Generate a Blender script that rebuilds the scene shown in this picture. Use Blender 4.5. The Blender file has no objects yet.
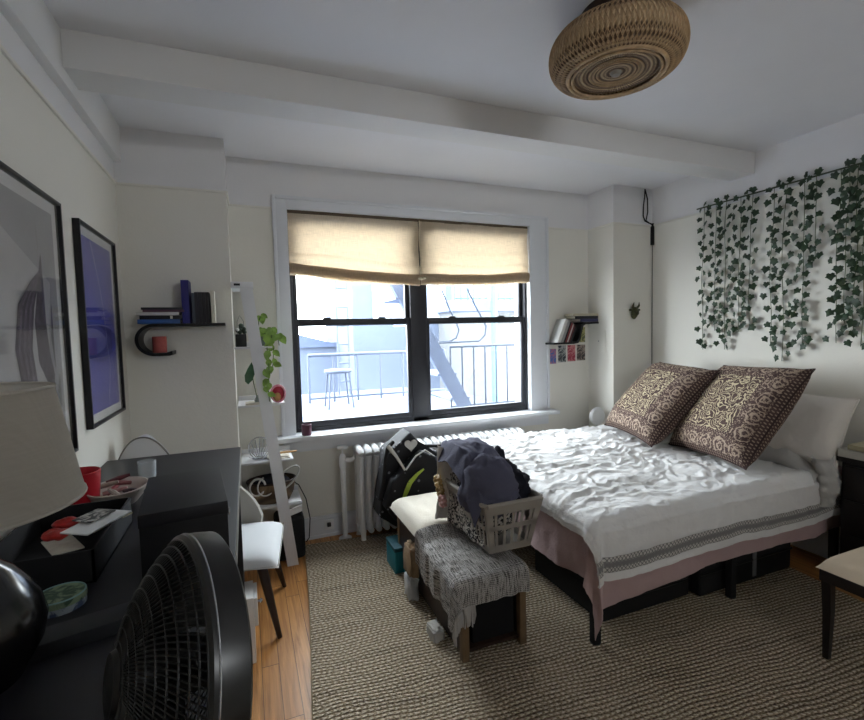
import bpy, bmesh, math, random
from mathutils import Vector, Matrix, Euler, noise
rnd = random.Random(7)
PI = math.pi
sc = bpy.context.scene
COL = sc.collection
V = Vector

# ------------------------------------------------------------------ camera
F = 464.54; YAW = .38; PIT = -.0611; ROLL = -.0246; HC = 1.6
fw = V((math.sin(YAW)*math.cos(PIT), math.cos(YAW)*math.cos(PIT), math.sin(PIT)))
r0 = V((math.cos(YAW), -math.sin(YAW), 0)); u0 = r0.cross(fw)
rt = r0*math.cos(ROLL) + u0*math.sin(ROLL); up = -r0*math.sin(ROLL) + u0*math.cos(ROLL)
CP = V((0, 0, HC))
cd = bpy.data.cameras.new('camera'); cam = bpy.data.objects.new('camera', cd); COL.objects.link(cam)
M = Matrix.Identity(4)
for i in range(3):
    M[i][0] = rt[i]; M[i][1] = up[i]; M[i][2] = -fw[i]; M[i][3] = CP[i]
cam.matrix_world = M
cd.sensor_fit = 'HORIZONTAL'; cd.sensor_width = 36; cd.lens = F/864*36; cd.clip_start = .02
sc.camera = cam

def at(px, py, **k):
    """the room point seen at a pixel of the photograph, on a plane x=, y= or z="""
    d = fw + rt*((px-432)/F) - up*((py-360)/F)
    (a, v), = k.items(); i = 'xyz'.index(a)
    return CP + d*((v-CP[i])/d[i])

# ------------------------------------------------------------------ materials
def new_mat(name):
    m = bpy.data.materials.new(name); m.use_nodes = True
    nt = m.node_tree
    b = nt.nodes['Principled BSDF']
    return m, nt, b
class G:
    """small node-graph helper"""
    def __init__(s, nt): s.nt = nt
    def n(s, t, **kw):
        x = s.nt.nodes.new(t)
        for k, v in kw.items(): setattr(x, k, v)
        return x
    def link(s, a, b): s.nt.links.new(a, b)
    def val(s, sock, v):
        if hasattr(v, 'is_output') or isinstance(v, bpy.types.NodeSocket): s.link(v, sock)
        else: sock.default_value = v
    def math(s, op, a, b=None, c=None, clamp=False):
        x = s.n('ShaderNodeMath', operation=op, use_clamp=clamp)
        s.val(x.inputs[0], a)
        if b is not None: s.val(x.inputs[1], b)
        if c is not None: s.val(x.inputs[2], c)
        return x.outputs[0]
    def mix(s, f, a, b, blend='MIX'):
        x = s.n('ShaderNodeMix', data_type='RGBA', blend_type=blend)
        s.val(x.inputs[0], f)
        for i, v in ((6, a), (7, b)):
            if isinstance(v, (tuple, list)): v = tuple(v)[:3] + (1,)
            s.val(x.inputs[i], v)
        return x.outputs[2]
    def ramp(s, f, stops, interp='LINEAR'):
        x = s.n('ShaderNodeValToRGB'); cr = x.color_ramp; cr.interpolation = interp
        while len(cr.elements) < len(stops): cr.elements.new(.5)
        for e, (p, c) in zip(cr.elements, stops):
            e.position = p; e.color = tuple(c)[:3] + (1,) if isinstance(c, (tuple, list)) else (c, c, c, 1)
        s.link(f, x.inputs[0]); return x.outputs[0]
    def noise(s, vec, scale, detail=3, rough=.5, dist=0):
        x = s.n('ShaderNodeTexNoise'); x.inputs['Scale'].default_value = scale; x.inputs['Detail'].default_value = detail
        x.inputs['Roughness'].default_value = rough; x.inputs['Distortion'].default_value = dist
        s.link(vec, x.inputs['Vector']); return x.outputs[0]
    def obj(s): return s.n('ShaderNodeTexCoord').outputs['Object']
    def uv(s): return s.n('ShaderNodeTexCoord').outputs['UV']
    def pos(s): return s.n('ShaderNodeNewGeometry').outputs['Position']
    def sep(s, v):
        x = s.n('ShaderNodeSeparateXYZ'); s.link(v, x.inputs[0]); return x.outputs
    def comb(s, a, b, c=0.0):
        x = s.n('ShaderNodeCombineXYZ')
        for i, v in enumerate((a, b, c)): s.val(x.inputs[i], v)
        return x.outputs[0]
    def mapping(s, v, scale=(1,1,1), rot=(0,0,0), loc=(0,0,0)):
        x = s.n('ShaderNodeMapping'); s.link(v, x.inputs[0])
        x.inputs['Scale'].default_value = scale; x.inputs['Rotation'].default_value = rot; x.inputs['Location'].default_value = loc
        return x.outputs[0]
    def bump(s, h, strength, dist=.01):
        x = s.n('ShaderNodeBump'); x.inputs['Strength'].default_value = strength; x.inputs['Distance'].default_value = dist
        s.link(h, x.inputs['Height']); return x.outputs[0]
def rgb(*c):
    """sRGB 0-255 -> linear"""
    if len(c) == 1: c = c*3
    return tuple(((x/255)/12.92 if x/255 <= .04045 else ((x/255+.055)/1.055)**2.4) for x in c)
_mc = {}
def mat(name, col, rough=.6, var=.12, scale=9, bump=.0, bscale=60, metal=0, spec=.4, coat=0):
    if name in _mc: return _mc[name]
    m, nt, b = new_mat(name); g = G(nt); o = g.obj()
    f = g.noise(o, scale, 4)
    d = tuple(c*(1-var) for c in col); l = tuple(min(1, c*(1+var)) for c in col)
    g.link(g.mix(g.ramp(f, [(.3, 0.), (.7, 1.)]), d, l), b.inputs['Base Color'])
    b.inputs['Roughness'].default_value = rough; b.inputs['Metallic'].default_value = metal
    b.inputs['Specular IOR Level'].default_value = spec; b.inputs['Coat Weight'].default_value = coat
    if bump: g.link(g.bump(g.noise(o, bscale, 3), bump, .004), b.inputs['Normal'])
    _mc[name] = m; return m

def m_wall():
    m, nt, b = new_mat('wall_paint'); g = G(nt); p = g.pos(); z = g.sep(p)[2]
    low = g.mix(g.noise(p, 1.6, 4), rgb(216, 213, 204), rgb(224, 221, 212))
    hi = g.mix(g.noise(p, 1.3, 3), rgb(214, 213, 214), rgb(224, 223, 224))
    g.link(g.mix(g.math('GREATER_THAN', z, 2.545), low, hi), b.inputs['Base Color'])
    b.inputs['Roughness'].default_value = .62
    h = g.math('ADD', g.noise(p, 5, 3), g.math('MULTIPLY', g.noise(p, 70, 2), .25))
    g.link(g.bump(h, .25, .012), b.inputs['Normal']); return m
def m_plain_paint(name, c1, c2, rough=.6, bs=.2):
    m, nt, b = new_mat(name); g = G(nt); p = g.pos()
    g.link(g.mix(g.noise(p, 2.2, 4), c1, c2), b.inputs['Base Color']); b.inputs['Roughness'].default_value = rough
    h = g.math('ADD', g.noise(p, 6, 3), g.math('MULTIPLY', g.noise(p, 80, 2), .2))
    g.link(g.bump(h, bs, .01), b.inputs['Normal']); return m
def m_floor():
    m, nt, b = new_mat('oak_strip_floor'); g = G(nt); p = g.pos(); x, y, z = g.sep(p)
    w = .078
    i = g.math('FLOOR', g.math('DIVIDE', x, w))
    wn = g.n('ShaderNodeTexWhiteNoise', noise_dimensions='1D'); g.link(i, wn.inputs['W'])
    y2 = g.math('ADD', y, g.math('MULTIPLY', wn.outputs[0], 1.7))
    j = g.math('FLOOR', g.math('DIVIDE', y2, 1.1))
    wn2 = g.n('ShaderNodeTexWhiteNoise', noise_dimensions='2D'); g.link(g.comb(i, j), wn2.inputs['Vector'])
    grain = g.noise(g.comb(g.math('MULTIPLY', x, 60), g.math('ADD', g.math('MULTIPLY', y, 3), g.math('MULTIPLY', wn2.outputs[0], 40)), 0), 1, 5, .6, .6)
    c = g.mix(wn2.outputs[0], rgb(176, 120, 64), rgb(210, 152, 88))
    c = g.mix(g.ramp(grain, [(.35, 0.), (.75, 1.)]), c, rgb(140, 88, 42), 'MIX')
    fx = g.math('FRACT', g.math('DIVIDE', x, w)); fy = g.math('FRACT', g.math('DIVIDE', y2, 1.1))
    gap = g.math('MAXIMUM', g.math('LESS_THAN', fx, .03), g.math('LESS_THAN', fy, .003))
    c = g.mix(gap, c, rgb(52, 30, 14)); g.link(c, b.inputs['Base Color'])
    b.inputs['Roughness'].default_value = .38; b.inputs['Specular IOR Level'].default_value = .4
    g.link(g.bump(g.math('SUBTRACT', g.math('MULTIPLY', grain, .3), gap), .3, .003), b.inputs['Normal']); return m
def m_rug():
    m, nt, b = new_mat('braided_jute'); g = G(nt); o = g.obj(); x, y, z = g.sep(o)
    wob = g.math('MULTIPLY', g.math('SUBTRACT', g.noise(o, 3.0, 3), .5), .06)
    yy = g.math('DIVIDE', g.math('ADD', y, wob), .021)
    row = g.math('FLOOR', yy); fy = g.math('FRACT', yy)
    s = g.math('ABSOLUTE', g.math('SINE', g.math('MULTIPLY', fy, PI)))
    wn = g.n('ShaderNodeTexWhiteNoise', noise_dimensions='1D'); g.link(row, wn.inputs['W'])
    ph = g.math('ADD', g.math('MULTIPLY', x, 1/.028), g.math('MULTIPLY', wn.outputs[0], 7))
    sl = g.math('MULTIPLY', g.math('ABSOLUTE', g.math('SUBTRACT', fy, .5)), 1.2)
    br = g.math('ABSOLUTE', g.math('SINE', g.math('MULTIPLY', g.math('ADD', ph, sl), PI)))
    h = g.math('MULTIPLY', s, g.math('ADD', g.math('MULTIPLY', br, .6), .4))
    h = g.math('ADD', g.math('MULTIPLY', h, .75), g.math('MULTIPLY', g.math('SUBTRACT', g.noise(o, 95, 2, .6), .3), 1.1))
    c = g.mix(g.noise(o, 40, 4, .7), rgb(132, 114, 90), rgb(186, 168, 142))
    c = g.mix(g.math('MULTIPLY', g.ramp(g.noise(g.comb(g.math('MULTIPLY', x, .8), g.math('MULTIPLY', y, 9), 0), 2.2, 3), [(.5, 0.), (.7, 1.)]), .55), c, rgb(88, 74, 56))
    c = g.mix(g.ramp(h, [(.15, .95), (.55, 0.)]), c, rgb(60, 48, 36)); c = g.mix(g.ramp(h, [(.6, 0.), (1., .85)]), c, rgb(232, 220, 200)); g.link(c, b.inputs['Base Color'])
    b.inputs['Roughness'].default_value = .9; b.inputs['Specular IOR Level'].default_value = .1
    g.link(g.bump(h, .9, .012), b.inputs['Normal']); return m
def m_weave(name, c1, c2, sc_=90, rough=.7, polar=True):
    m, nt, b = new_mat(name); g = G(nt); o = g.obj(); x, y, z = g.sep(o)
    ang = g.math('ARCTAN2', y, x); r = g.math('POWER', g.math('ADD', g.math('MULTIPLY', x, x), g.math('MULTIPLY', y, y)), .5)
    rr = g.math('MULTIPLY', r, sc_*2.2); aa = g.math('MULTIPLY', ang, 45.0)
    a = g.math('SINE', g.math('ADD', rr, aa)); c = g.math('SINE', g.math('SUBTRACT', rr, aa))
    h = g.math('ADD', g.math('MULTIPLY', a, c), g.math('MULTIPLY', g.noise(o, 120, 2), .6))
    rings = g.math('SINE', g.math('MULTIPLY', r, 150))
    h2 = g.math('ADD', h, g.math('MULTIPLY', rings, .5))
    g.link(g.mix(g.ramp(h2, [(.1, 0.), (.9, 1.)]), c1, c2), b.inputs['Base Color'])
    b.inputs['Roughness'].default_value = rough
    g.link(g.bump(h2, .7, .006), b.inputs['Normal']); return m
def m_linen(name, c1, c2, trans=.0, sc_=260, tcol=None):
    m, nt, b = new_mat(name); g = G(nt); o = g.obj(); x, y, z = g.sep(o)
    th = g.noise(g.comb(g.math('MULTIPLY', g.math('ADD', x, y), 14), g.math('MULTIPLY', z, 300), 0), 1, 3)
    tv = g.noise(g.comb(g.math('MULTIPLY', g.math('SUBTRACT', x, y), 300), g.math('MULTIPLY', z, 14), 0), 1, 3)
    f = g.math('MULTIPLY', g.math('ADD', th, tv), .5)
    c = g.mix(g.ramp(f, [(.38, 0.), (.62, 1.)]), c1, c2); g.link(c, b.inputs['Base Color'])
    b.inputs['Roughness'].default_value = .9; b.inputs['Specular IOR Level'].default_value = .1
    g.link(g.bump(f, .3, .002), b.inputs['Normal'])
    if trans:
        out = nt.nodes['Material Output']
        t = g.n('ShaderNodeBsdfTranslucent'); g.link(g.mix(.75, c, tcol or c2), t.inputs[0])
        mx = g.n('ShaderNodeMixShader'); mx.inputs[0].default_value = trans
        g.link(b.outputs[0], mx.inputs[1]); g.link(t.outputs[0], mx.inputs[2]); g.link(mx.outputs[0], out.inputs[0])
    return m
def m_cloth(name, c1, c2, scale=30, bump=.4, rough=.9):
    m, nt, b = new_mat(name); g = G(nt); o = g.obj()
    f = g.noise(o, 5, 4); g.link(g.mix(f, c1, c2), b.inputs['Base Color'])
    b.inputs['Roughness'].default_value = rough; b.inputs['Specular IOR Level'].default_value = .15
    w = g.noise(o, scale, 4, .6, 1.2)
    g.link(g.bump(w, bump, .012), b.inputs['Normal']); return m
def m_streak(name, stops, sx=30, sy=4, bump=.5):
    m, nt, b = new_mat(name); g = G(nt); u, v, w_ = g.sep(g.uv())
    f = g.noise(g.comb(g.math('MULTIPLY', u, sx), g.math('MULTIPLY', v, sy), 0), 1, 4, .7)
    g2 = g.math('ADD', f, g.math('MULTIPLY', g.math('SINE', g.math('MULTIPLY', v, 420)), .05))
    g.link(g.ramp(g2, stops), b.inputs['Base Color']); b.inputs['Roughness'].default_value = .95
    b.inputs['Specular IOR Level'].default_value = .1
    g.link(g.bump(g2, bump, .012), b.inputs['Normal']); return m
def m_paisley():
    m, nt, b = new_mat('block_print_paisley'); g = G(nt); u, v, w_ = g.sep(g.uv())
    cu = g.math('ABSOLUTE', g.math('SUBTRACT', u, .5)); cv = g.math('ABSOLUTE', g.math('SUBTRACT', v, .5))
    d = g.math('MULTIPLY', g.math('MAXIMUM', cu, cv), 2)             # 0 centre .. 1 edge
    uv = g.comb(u, v)
    warp = g.n('ShaderNodeVectorMath', operation='ADD')
    nz = g.n('ShaderNodeTexNoise'); nz.inputs['Scale'].default_value = 7; g.link(uv, nz.inputs['Vector'])
    sc1 = g.n('ShaderNodeVectorMath', operation='SCALE'); g.link(nz.outputs[1], sc1.inputs[0]); sc1.inputs['Scale'].default_value = .16
    g.link(uv, warp.inputs[0]); g.link(sc1.outputs[0], warp.inputs[1])
    vo = g.n('ShaderNodeTexVoronoi', feature='F1'); vo.inputs['Scale'].default_value = 6.5; g.link(warp.outputs[0], vo.inputs['Vector'])
    curl = g.math('SINE', g.math('MULTIPLY', vo.outputs['Distance'], 42))
    fil = g.noise(warp.outputs[0], 15, 2, .5, 2.2)
    field = g.math('MAXIMUM', g.ramp(curl, [(.62, 0.), (.82, 1.)]), g.ramp(fil, [(.57, 0.), (.64, 1.)]))
    # border medallions
    pu = g.math('MULTIPLY', g.math('FRACT', g.math('MULTIPLY', u, 6)), 1); pv = g.math('FRACT', g.math('MULTIPLY', v, 6))
    du = g.math('SUBTRACT', pu, .5); dv = g.math('SUBTRACT', pv, .5)
    rr = g.math('POWER', g.math('ADD', g.math('MULTIPLY', du, du), g.math('MULTIPLY', dv, dv)), .5)
    rr = g.math('ADD', rr, g.math('MULTIPLY', g.math('SUBTRACT', g.noise(uv, 24, 2), .5), .38))
    med = g.ramp(rr, [(.10, 0.), (.13, 1.), (.19, 1.), (.21, 0.), (.34, 0.), (.36, 1.), (.41, 1.), (.43, 0.)])
    med = g.math('MAXIMUM', med, g.ramp(g.noise(uv, 34, 2, .5, 2), [(.54, 0.), (.60, 1.)]))
    fine = g.ramp(g.math('MULTIPLY', g.math('SINE', g.math('MULTIPLY', u, 210)), g.math('SINE', g.math('MULTIPLY', v, 210))), [(.3, 0.), (.5, .8)])
    inb = g.math('LESS_THAN', d, .58)
    b1 = g.math('MULTIPLY', g.math('GREATER_THAN', d, .63), g.math('LESS_THAN', d, .93))
    pat = g.mix(inb, g.mix(b1, fine, med), field)
    f2 = g.math('MULTIPLY', g.math('SUBTRACT', g.noise(uv, 300, 2), .5), .5)
    dark = g.mix(g.noise(uv, 12, 2), rgb(56, 44, 44), rgb(94, 76, 72))
    lightc = g.mix(inb, rgb(162, 144, 128), rgb(186, 172, 144))
    g.link(g.mix(pat, dark, lightc), b.inputs['Base Color'])
    b.inputs['Roughness'].default_value = .9; b.inputs['Specular IOR Level'].default_value = .1
    h = g.math('ADD', g.noise(uv, 9, 3), g.math('MULTIPLY', g.noise(uv, 220, 2), .15))
    g.link(g.bump(h, .5, .02), b.inputs['Normal']); return m
def m_band():
    m, nt, b = new_mat('embroidered_band'); g = G(nt); u, v, w_ = g.sep(g.uv())
    a = g.math('ABSOLUTE', g.math('SINE', g.math('MULTIPLY', g.math('ADD', g.math('MULTIPLY', u, 90), g.math('MULTIPLY', v, 3.2)), PI)))
    c = g.math('ABSOLUTE', g.math('SINE', g.math('MULTIPLY', g.math('SUBTRACT', g.math('MULTIPLY', u, 90), g.math('MULTIPLY', v, 3.2)), PI)))
    e = g.math('MAXIMUM', g.math('LESS_THAN', g.math('MULTIPLY', a, c), .34), g.math('LESS_THAN', g.math('ABSOLUTE', g.math('SUBTRACT', v, .5)), .13))
    ln = g.math('ABSOLUTE', g.math('SINE', g.math('MULTIPLY', v, PI*3)))
    e = g.math('MAXIMUM', e, g.math('LESS_THAN', ln, .22))
    g.link(g.mix(e, rgb(196, 192, 186), rgb(122, 120, 120)), b.inputs['Base Color']); b.inputs['Roughness'].default_value = .9
    return m
def m_glass():
    m, nt, b = new_mat('window_glass'); g = G(nt); out = nt.nodes['Material Output']; nt.nodes.remove(b)
    t = g.n('ShaderNodeBsdfTransparent'); t.inputs[0].default_value = (.96, .98, .98, 1)
    gl = g.n('ShaderNodeBsdfGlossy'); gl.inputs['Roughness'].default_value = .03
    gl.inputs[0].default_value = (.95, .97, 1, 1)
    sm = g.ramp(g.noise(g.pos(), 3, 4), [(.3, .03), (.8, .06)])
    mx = g.n('ShaderNodeMixShader'); g.link(sm, mx.inputs[0]); g.link(t.outputs[0], mx.inputs[1]); g.link(gl.outputs[0], mx.inputs[2])
    g.link(mx.outputs[0], out.inputs[0]); return m
def m_drink_glass():
    m, nt, b = new_mat('clear_tumbler_glass'); g = G(nt)
    b.inputs['Base Color'].default_value = (.9, .93, .95, 1); b.inputs['Transmission Weight'].default_value = .7
    g.link(g.ramp(g.noise(g.obj(), 30, 2), [(.3, .03), (.8, .12)]), b.inputs['Roughness']); return m
def m_picture_glass(): 
    m, nt, b = new_mat('picture_glazing'); g = G(nt); out = nt.nodes['Material Output']; nt.nodes.remove(b)
    t = g.n('ShaderNodeBsdfTransparent'); gl = g.n('ShaderNodeBsdfGlossy'); gl.inputs['Roughness'].default_value = .06
    lw = g.n('ShaderNodeLayerWeight'); lw.inputs[0].default_value = .5
    mx = g.n('ShaderNodeMixShader'); g.link(g.math('MULTIPLY', g.math('ADD', g.math('POWER', lw.outputs['Facing'], 5), .03), g.ramp(g.noise(g.obj(), 4, 2), [(0, .75), (1, .95)])), mx.inputs[0]); g.link(t.outputs[0], mx.inputs[1]); g.link(gl.outputs[0], mx.inputs[2])
    g.link(mx.outputs[0], out.inputs[0]); return m
def m_blackprint():
    m, nt, b = new_mat('black_canvas_print'); g = G(nt); o = g.obj()
    vo = g.n('ShaderNodeTexVoronoi', feature='F1'); vo.inputs['Scale'].default_value = 16; g.link(o, vo.inputs['Vector'])
    f = g.math('LESS_THAN', vo.outputs['Distance'], .16)
    g.link(g.mix(f, rgb(20, 21, 26), rgb(120, 122, 128)), b.inputs['Base Color']); b.inputs['Roughness'].default_value = .8; return m
def m_floral():
    m, nt, b = new_mat('black_white_floral'); g = G(nt); o = g.obj()
    f = g.ramp(g.noise(o, 26, 2, .5, 3), [(.48, 0.), (.52, 1.)])
    g.link(g.mix(f, rgb(34, 34, 38), rgb(190, 184, 176)), b.inputs['Base Color']); b.inputs['Roughness'].default_value = .9; return m
def m_brickwall(name, c1, c2, mortar, scale=6):
    m, nt, b = new_mat(name); g = G(nt); p = g.pos(); x, y, z = g.sep(p)
    br = g.n('ShaderNodeTexBrick'); g.link(g.comb(g.math('ADD', x, y), z, 0), br.inputs['Vector'])
    br.inputs['Scale'].default_value = scale; br.inputs['Mortar Size'].default_value = .012
    for k, c in (('Color1', c1), ('Color2', c2), ('Mortar', mortar)): br.inputs[k].default_value = tuple(c) + (1,)
    g.link(br.outputs[0], b.inputs['Base Color']); b.inputs['Roughness'].default_value = .9; return m

W_WALL = m_wall(); W_CEIL = m_plain_paint('ceiling_paint', rgb(214, 214, 218), rgb(224, 224, 227))
W_TRIM = m_plain_paint('gloss_trim_paint', rgb(206, 208, 212), rgb(220, 222, 226), .35, .08)
W_BEAM = m_plain_paint('beam_paint', rgb(210, 209, 208), rgb(220, 219, 218))
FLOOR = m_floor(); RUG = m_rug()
BLK = mat('black_window_frame', rgb(38, 38, 44), .4, .15)
BLKSAT = mat('satin_black', rgb(16, 16, 18), .38, .15)
BLKMAT = mat('matte_black', rgb(20, 20, 22), .75, .2, bump=.1)
BLKDESK = mat('charcoal_laminate', rgb(34, 34, 39), .45, .08, 3)
BLKPLASTIC = mat('black_plastic', rgb(14, 14, 15), .35, .12, spec=.5)
CHROME = mat('polished_grey_metal', rgb(190, 192, 198), .25, .05, metal=.9)
WHITE = mat('white_paint', rgb(222, 222, 222), .45, .04)
WHITEPL = mat('white_plastic', rgb(196, 194, 190), .5, .04)
GREYPL = mat('warm_grey_plastic', rgb(150, 143, 134), .55, .05)
RADW = mat('radiator_enamel', rgb(226, 226, 226), .4, .05, bump=.15, bscale=40)
PAPER = mat('book_pages', rgb(206, 200, 186), .85, .08, 60)
WOOD = mat('pale_wood', rgb(108, 86, 62), .6, .2, 14, .1)
WOODD = mat('dark_walnut', rgb(46, 31, 24), .45, .25, 14, .1)
ESPR = mat('espresso_wood', rgb(26, 19, 17), .4, .25, 12)
CREAMF = m_cloth('cream_upholstery', rgb(214, 216, 218), rgb(226, 228, 230), 120, .15)
BEIGEF = m_cloth('beige_suede_fabric', rgb(168, 152, 132), rgb(186, 170, 150), 140, .2)
COMF = m_cloth('white_cotton_comforter', rgb(214, 213, 212), rgb(226, 225, 224), 26, .4)
PINKS = m_cloth('dusty_pink_sheet', rgb(172, 146, 146), rgb(190, 166, 164), 24, .3)
PILLW = m_cloth('white_pillow_cotton', rgb(208, 202, 194), rgb(222, 217, 210), 18, .35)
NAVYC = m_cloth('navy_cotton_cloth', rgb(74, 74, 90), rgb(92, 92, 108), 26, .3)
DARKC = m_cloth('black_laundry_cloth', rgb(26, 26, 32), rgb(44, 44, 54), 26, .5)
LAMPSH = m_linen('grey_linen_shade', rgb(204, 199, 190), rgb(216, 211, 203), .5)
SHADEF = m_linen('tan_woven_shade', rgb(158, 142, 122), rgb(206, 190, 164), .50, tcol=rgb(240, 228, 210))
WEAVE = m_weave('woven_bamboo', rgb(96, 74, 54), rgb(196, 170, 134))
RATTAN = mat('bamboo_cane', rgb(176, 148, 112), .55, .25, 30, .1)
PAIS = m_paisley(); BAND = m_band(); GLASS = m_glass(); PGLASS = m_picture_glass()
THROW = m_streak('grey_marled_throw', [(.3, rgb(36, 34, 33)), (.44, rgb(100, 97, 94)), (.55, rgb(196, 192, 188)), (.68, rgb(104, 100, 97))], 110, 9, .7)
LEAFD = mat('dark_ivy_leaf', rgb(38, 58, 36), .5, .45, 22)
LEAFL = mat('bright_pothos_leaf', rgb(128, 160, 74), .45, .4, 18)
STEM = mat('plant_stem', rgb(70, 86, 46), .6, .2)

# ------------------------------------------------------------------ mesh builder
ORG = {}
class MB:
    def __init__(s): s.bm = bmesh.new(); s.uvl = s.bm.loops.layers.uv.new('UVMap')
    def box(s, x0, x1, y0, y1, z0, z1, bev=0, T=None, seg=2):
        r = bmesh.ops.create_cube(s.bm, size=1)['verts']
        for v in r:
            v.co = V(((x0+x1)/2 + v.co.x*(x1-x0), (y0+y1)/2 + v.co.y*(y1-y0), (z0+z1)/2 + v.co.z*(z1-z0)))
        es = list({e for v in r for e in v.link_edges})
        if bev:
            o = bmesh.ops.bevel(s.bm, geom=es, offset=bev, segments=seg, affect='EDGES', profile=.6)
            r = list({v for f in o['faces'] for v in f.verts} | {v for v in r if v.is_valid})
            # whole island
            st = list(r); seen = set(r)
            while st:
                v = st.pop()
                for e in v.link_edges:
                    w = e.other_vert(v)
                    if w not in seen: seen.add(w); st.append(w)
            r = list(seen)
        if T is not None:
            for v in r: v.co = T @ v.co
        return r
    def tube(s, pts, r, seg=8, cap=True, closed=False):
        pts = [V(p) for p in pts]; n = len(pts); rings = []
        rr = r if isinstance(r, (list, tuple)) else [r]*n
        prev = None
        for i, p in enumerate(pts):
            if closed: t = pts[(i+1) % n] - pts[i-1]
            else: t = pts[min(i+1, n-1)] - pts[max(i-1, 0)]
            t.normalize()
            if prev is None:
                a = t.orthogonal().normalized()
            else:
                a = prev - t*prev.dot(t); a.normalize()
            prev = a; b_ = t.cross(a)
            rings.append([s.bm.verts.new(p + (a*math.cos(2*PI*k/seg) + b_*math.sin(2*PI*k/seg))*rr[i]) for k in range(seg)])
        m = n if closed else n-1
        for i in range(m):
            A, B = rings[i], rings[(i+1) % n]
            for k in range(seg): s.bm.faces.new((A[k], A[(k+1) % seg], B[(k+1) % seg], B[k]))
        if cap and not closed:
            s.bm.faces.new(rings[0][::-1]); s.bm.faces.new(rings[-1])
        return s
    def lathe(s, prof, c=(0, 0, 0), seg=24, T=None, cap=True, sx=1, sy=1):
        rings = []; c = V(c)
        for r, z in prof:
            row = []
            for k in range(seg):
                p = V((r*sx*math.cos(2*PI*k/seg), r*sy*math.sin(2*PI*k/seg), z))
                if T is not None: p = T @ p
                row.append(s.bm.verts.new(c + p))
            rings.append(row)
        for A, B in zip(rings, rings[1:]):
            for k in range(seg): s.bm.faces.new((A[k], A[(k+1) % seg], B[(k+1) % seg], B[k]))
        if cap:
            for R_, fl in ((rings[0], True), (rings[-1], False)):
                if (R_[0].co - R_[seg//2].co).length > 1e-5: s.bm.faces.new(R_[::-1] if fl else R_)
        return s
    def prism(s, pts, ext):
        """closed polygon (3-D points) extruded by vector ext"""
        e = V(ext); A = [s.bm.verts.new(V(p)) for p in pts]; B = [s.bm.verts.new(V(p)+e) for p in pts]
        n = len(pts); s.bm.faces.new(A[::-1]); s.bm.faces.new(B)
        for k in range(n): s.bm.faces.new((A[k], A[(k+1) % n], B[(k+1) % n], B[k]))
        return s
    def sheet(s, f, nu, nv, thick=0, closeu=False):
        """f(u,v) -> point, u and v in 0..1"""
        g = [[s.bm.verts.new(V(f(i/nu, j/nv))) for j in range(nv+1)] for i in range(nu+1)]
        fs = []
        for i in range(nu):
            for j in range(nv):
                fc = s.bm.faces.new((g[i][j], g[i+1][j], g[i+1][j+1], g[i][j+1])); fs.append(fc)
                for lp, (a, b_) in zip(fc.loops, ((i, j), (i+1, j), (i+1, j+1), (i, j+1))): lp[s.uvl].uv = (a/nu, b_/nv)
        if thick:
            s.bm.normal_update()
            bmesh.ops.solidify(s.bm, geom=fs, thickness=thick)
        return s
    def ball(s, c, r, seg=16, T=None):
        r = r if isinstance(r, (tuple, list)) else (r, r, r)
        vs = bmesh.ops.create_uvsphere(s.bm, u_segments=seg, v_segments=max(6, seg*2//3), radius=1)['verts']
        for v in vs:
            p = V((v.co.x*r[0], v.co.y*r[1], v.co.z*r[2]))
            v.co = V(c) + (T @ p if T is not None else p)
        return vs
    def build(s, name, m, parent=None, smooth=.6, world=True):
        me = bpy.data.meshes.new(name)
        bmesh.ops.recalc_face_normals(s.bm, faces=s.bm.faces[:])
        s.bm.to_mesh(me); s.bm.free()
        o = bpy.data.objects.new(name, me); COL.objects.link(o)
        if parent is not None:
            o.parent = parent; org = ORG.get(parent.name, V()); ORG[o.name] = org
            if world: me.transform(Matrix.Translation(-org))
        else:
            xs = [v.co for v in me.vertices]
            c = V(((min(p.x for p in xs)+max(p.x for p in xs))/2, (min(p.y for p in xs)+max(p.y for p in xs))/2, min(p.z for p in xs)))
            me.transform(Matrix.Translation(-c)); o.location = c; ORG[o.name] = c
        if smooth:
            me.shade_smooth()
            try: me.set_sharp_from_angle(angle=smooth)
            except Exception: pass
        if m is not None: me.materials.append(m)
        return o
def tag(o, label, cat, group=None, kind=None):
    o['label'] = label; o['category'] = cat
    if group: o['group'] = group
    if kind: o['kind'] = kind
    return o
def thing(name, label, cat, loc=(0, 0, 0), group=None, rot=None):
    o = bpy.data.objects.new(name, None); COL.objects.link(o); o.location = loc; o.empty_display_size = .05
    ORG[o.name] = V(loc)
    if rot is not None: o.rotation_euler = rot
    return tag(o, label, cat, group)
def struct(name, mb, m, label=None, smooth=.5):
    o = mb.build(name, m, None, smooth); o['kind'] = 'structure'
    o['label'] = label or name.replace('_', ' '); o['category'] = name.split('_')[0]
    return o
def sbox(name, m, *a, bev=0, label=None):
    mb = MB(); mb.box(*a, bev=bev); return struct(name, mb, m, label)
def pbox(name, m, parent, *a, bev=0, T=None, world=True):
    mb = MB(); mb.box(*a, bev=bev, T=T); return mb.build(name, m, parent, world=world)

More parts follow.
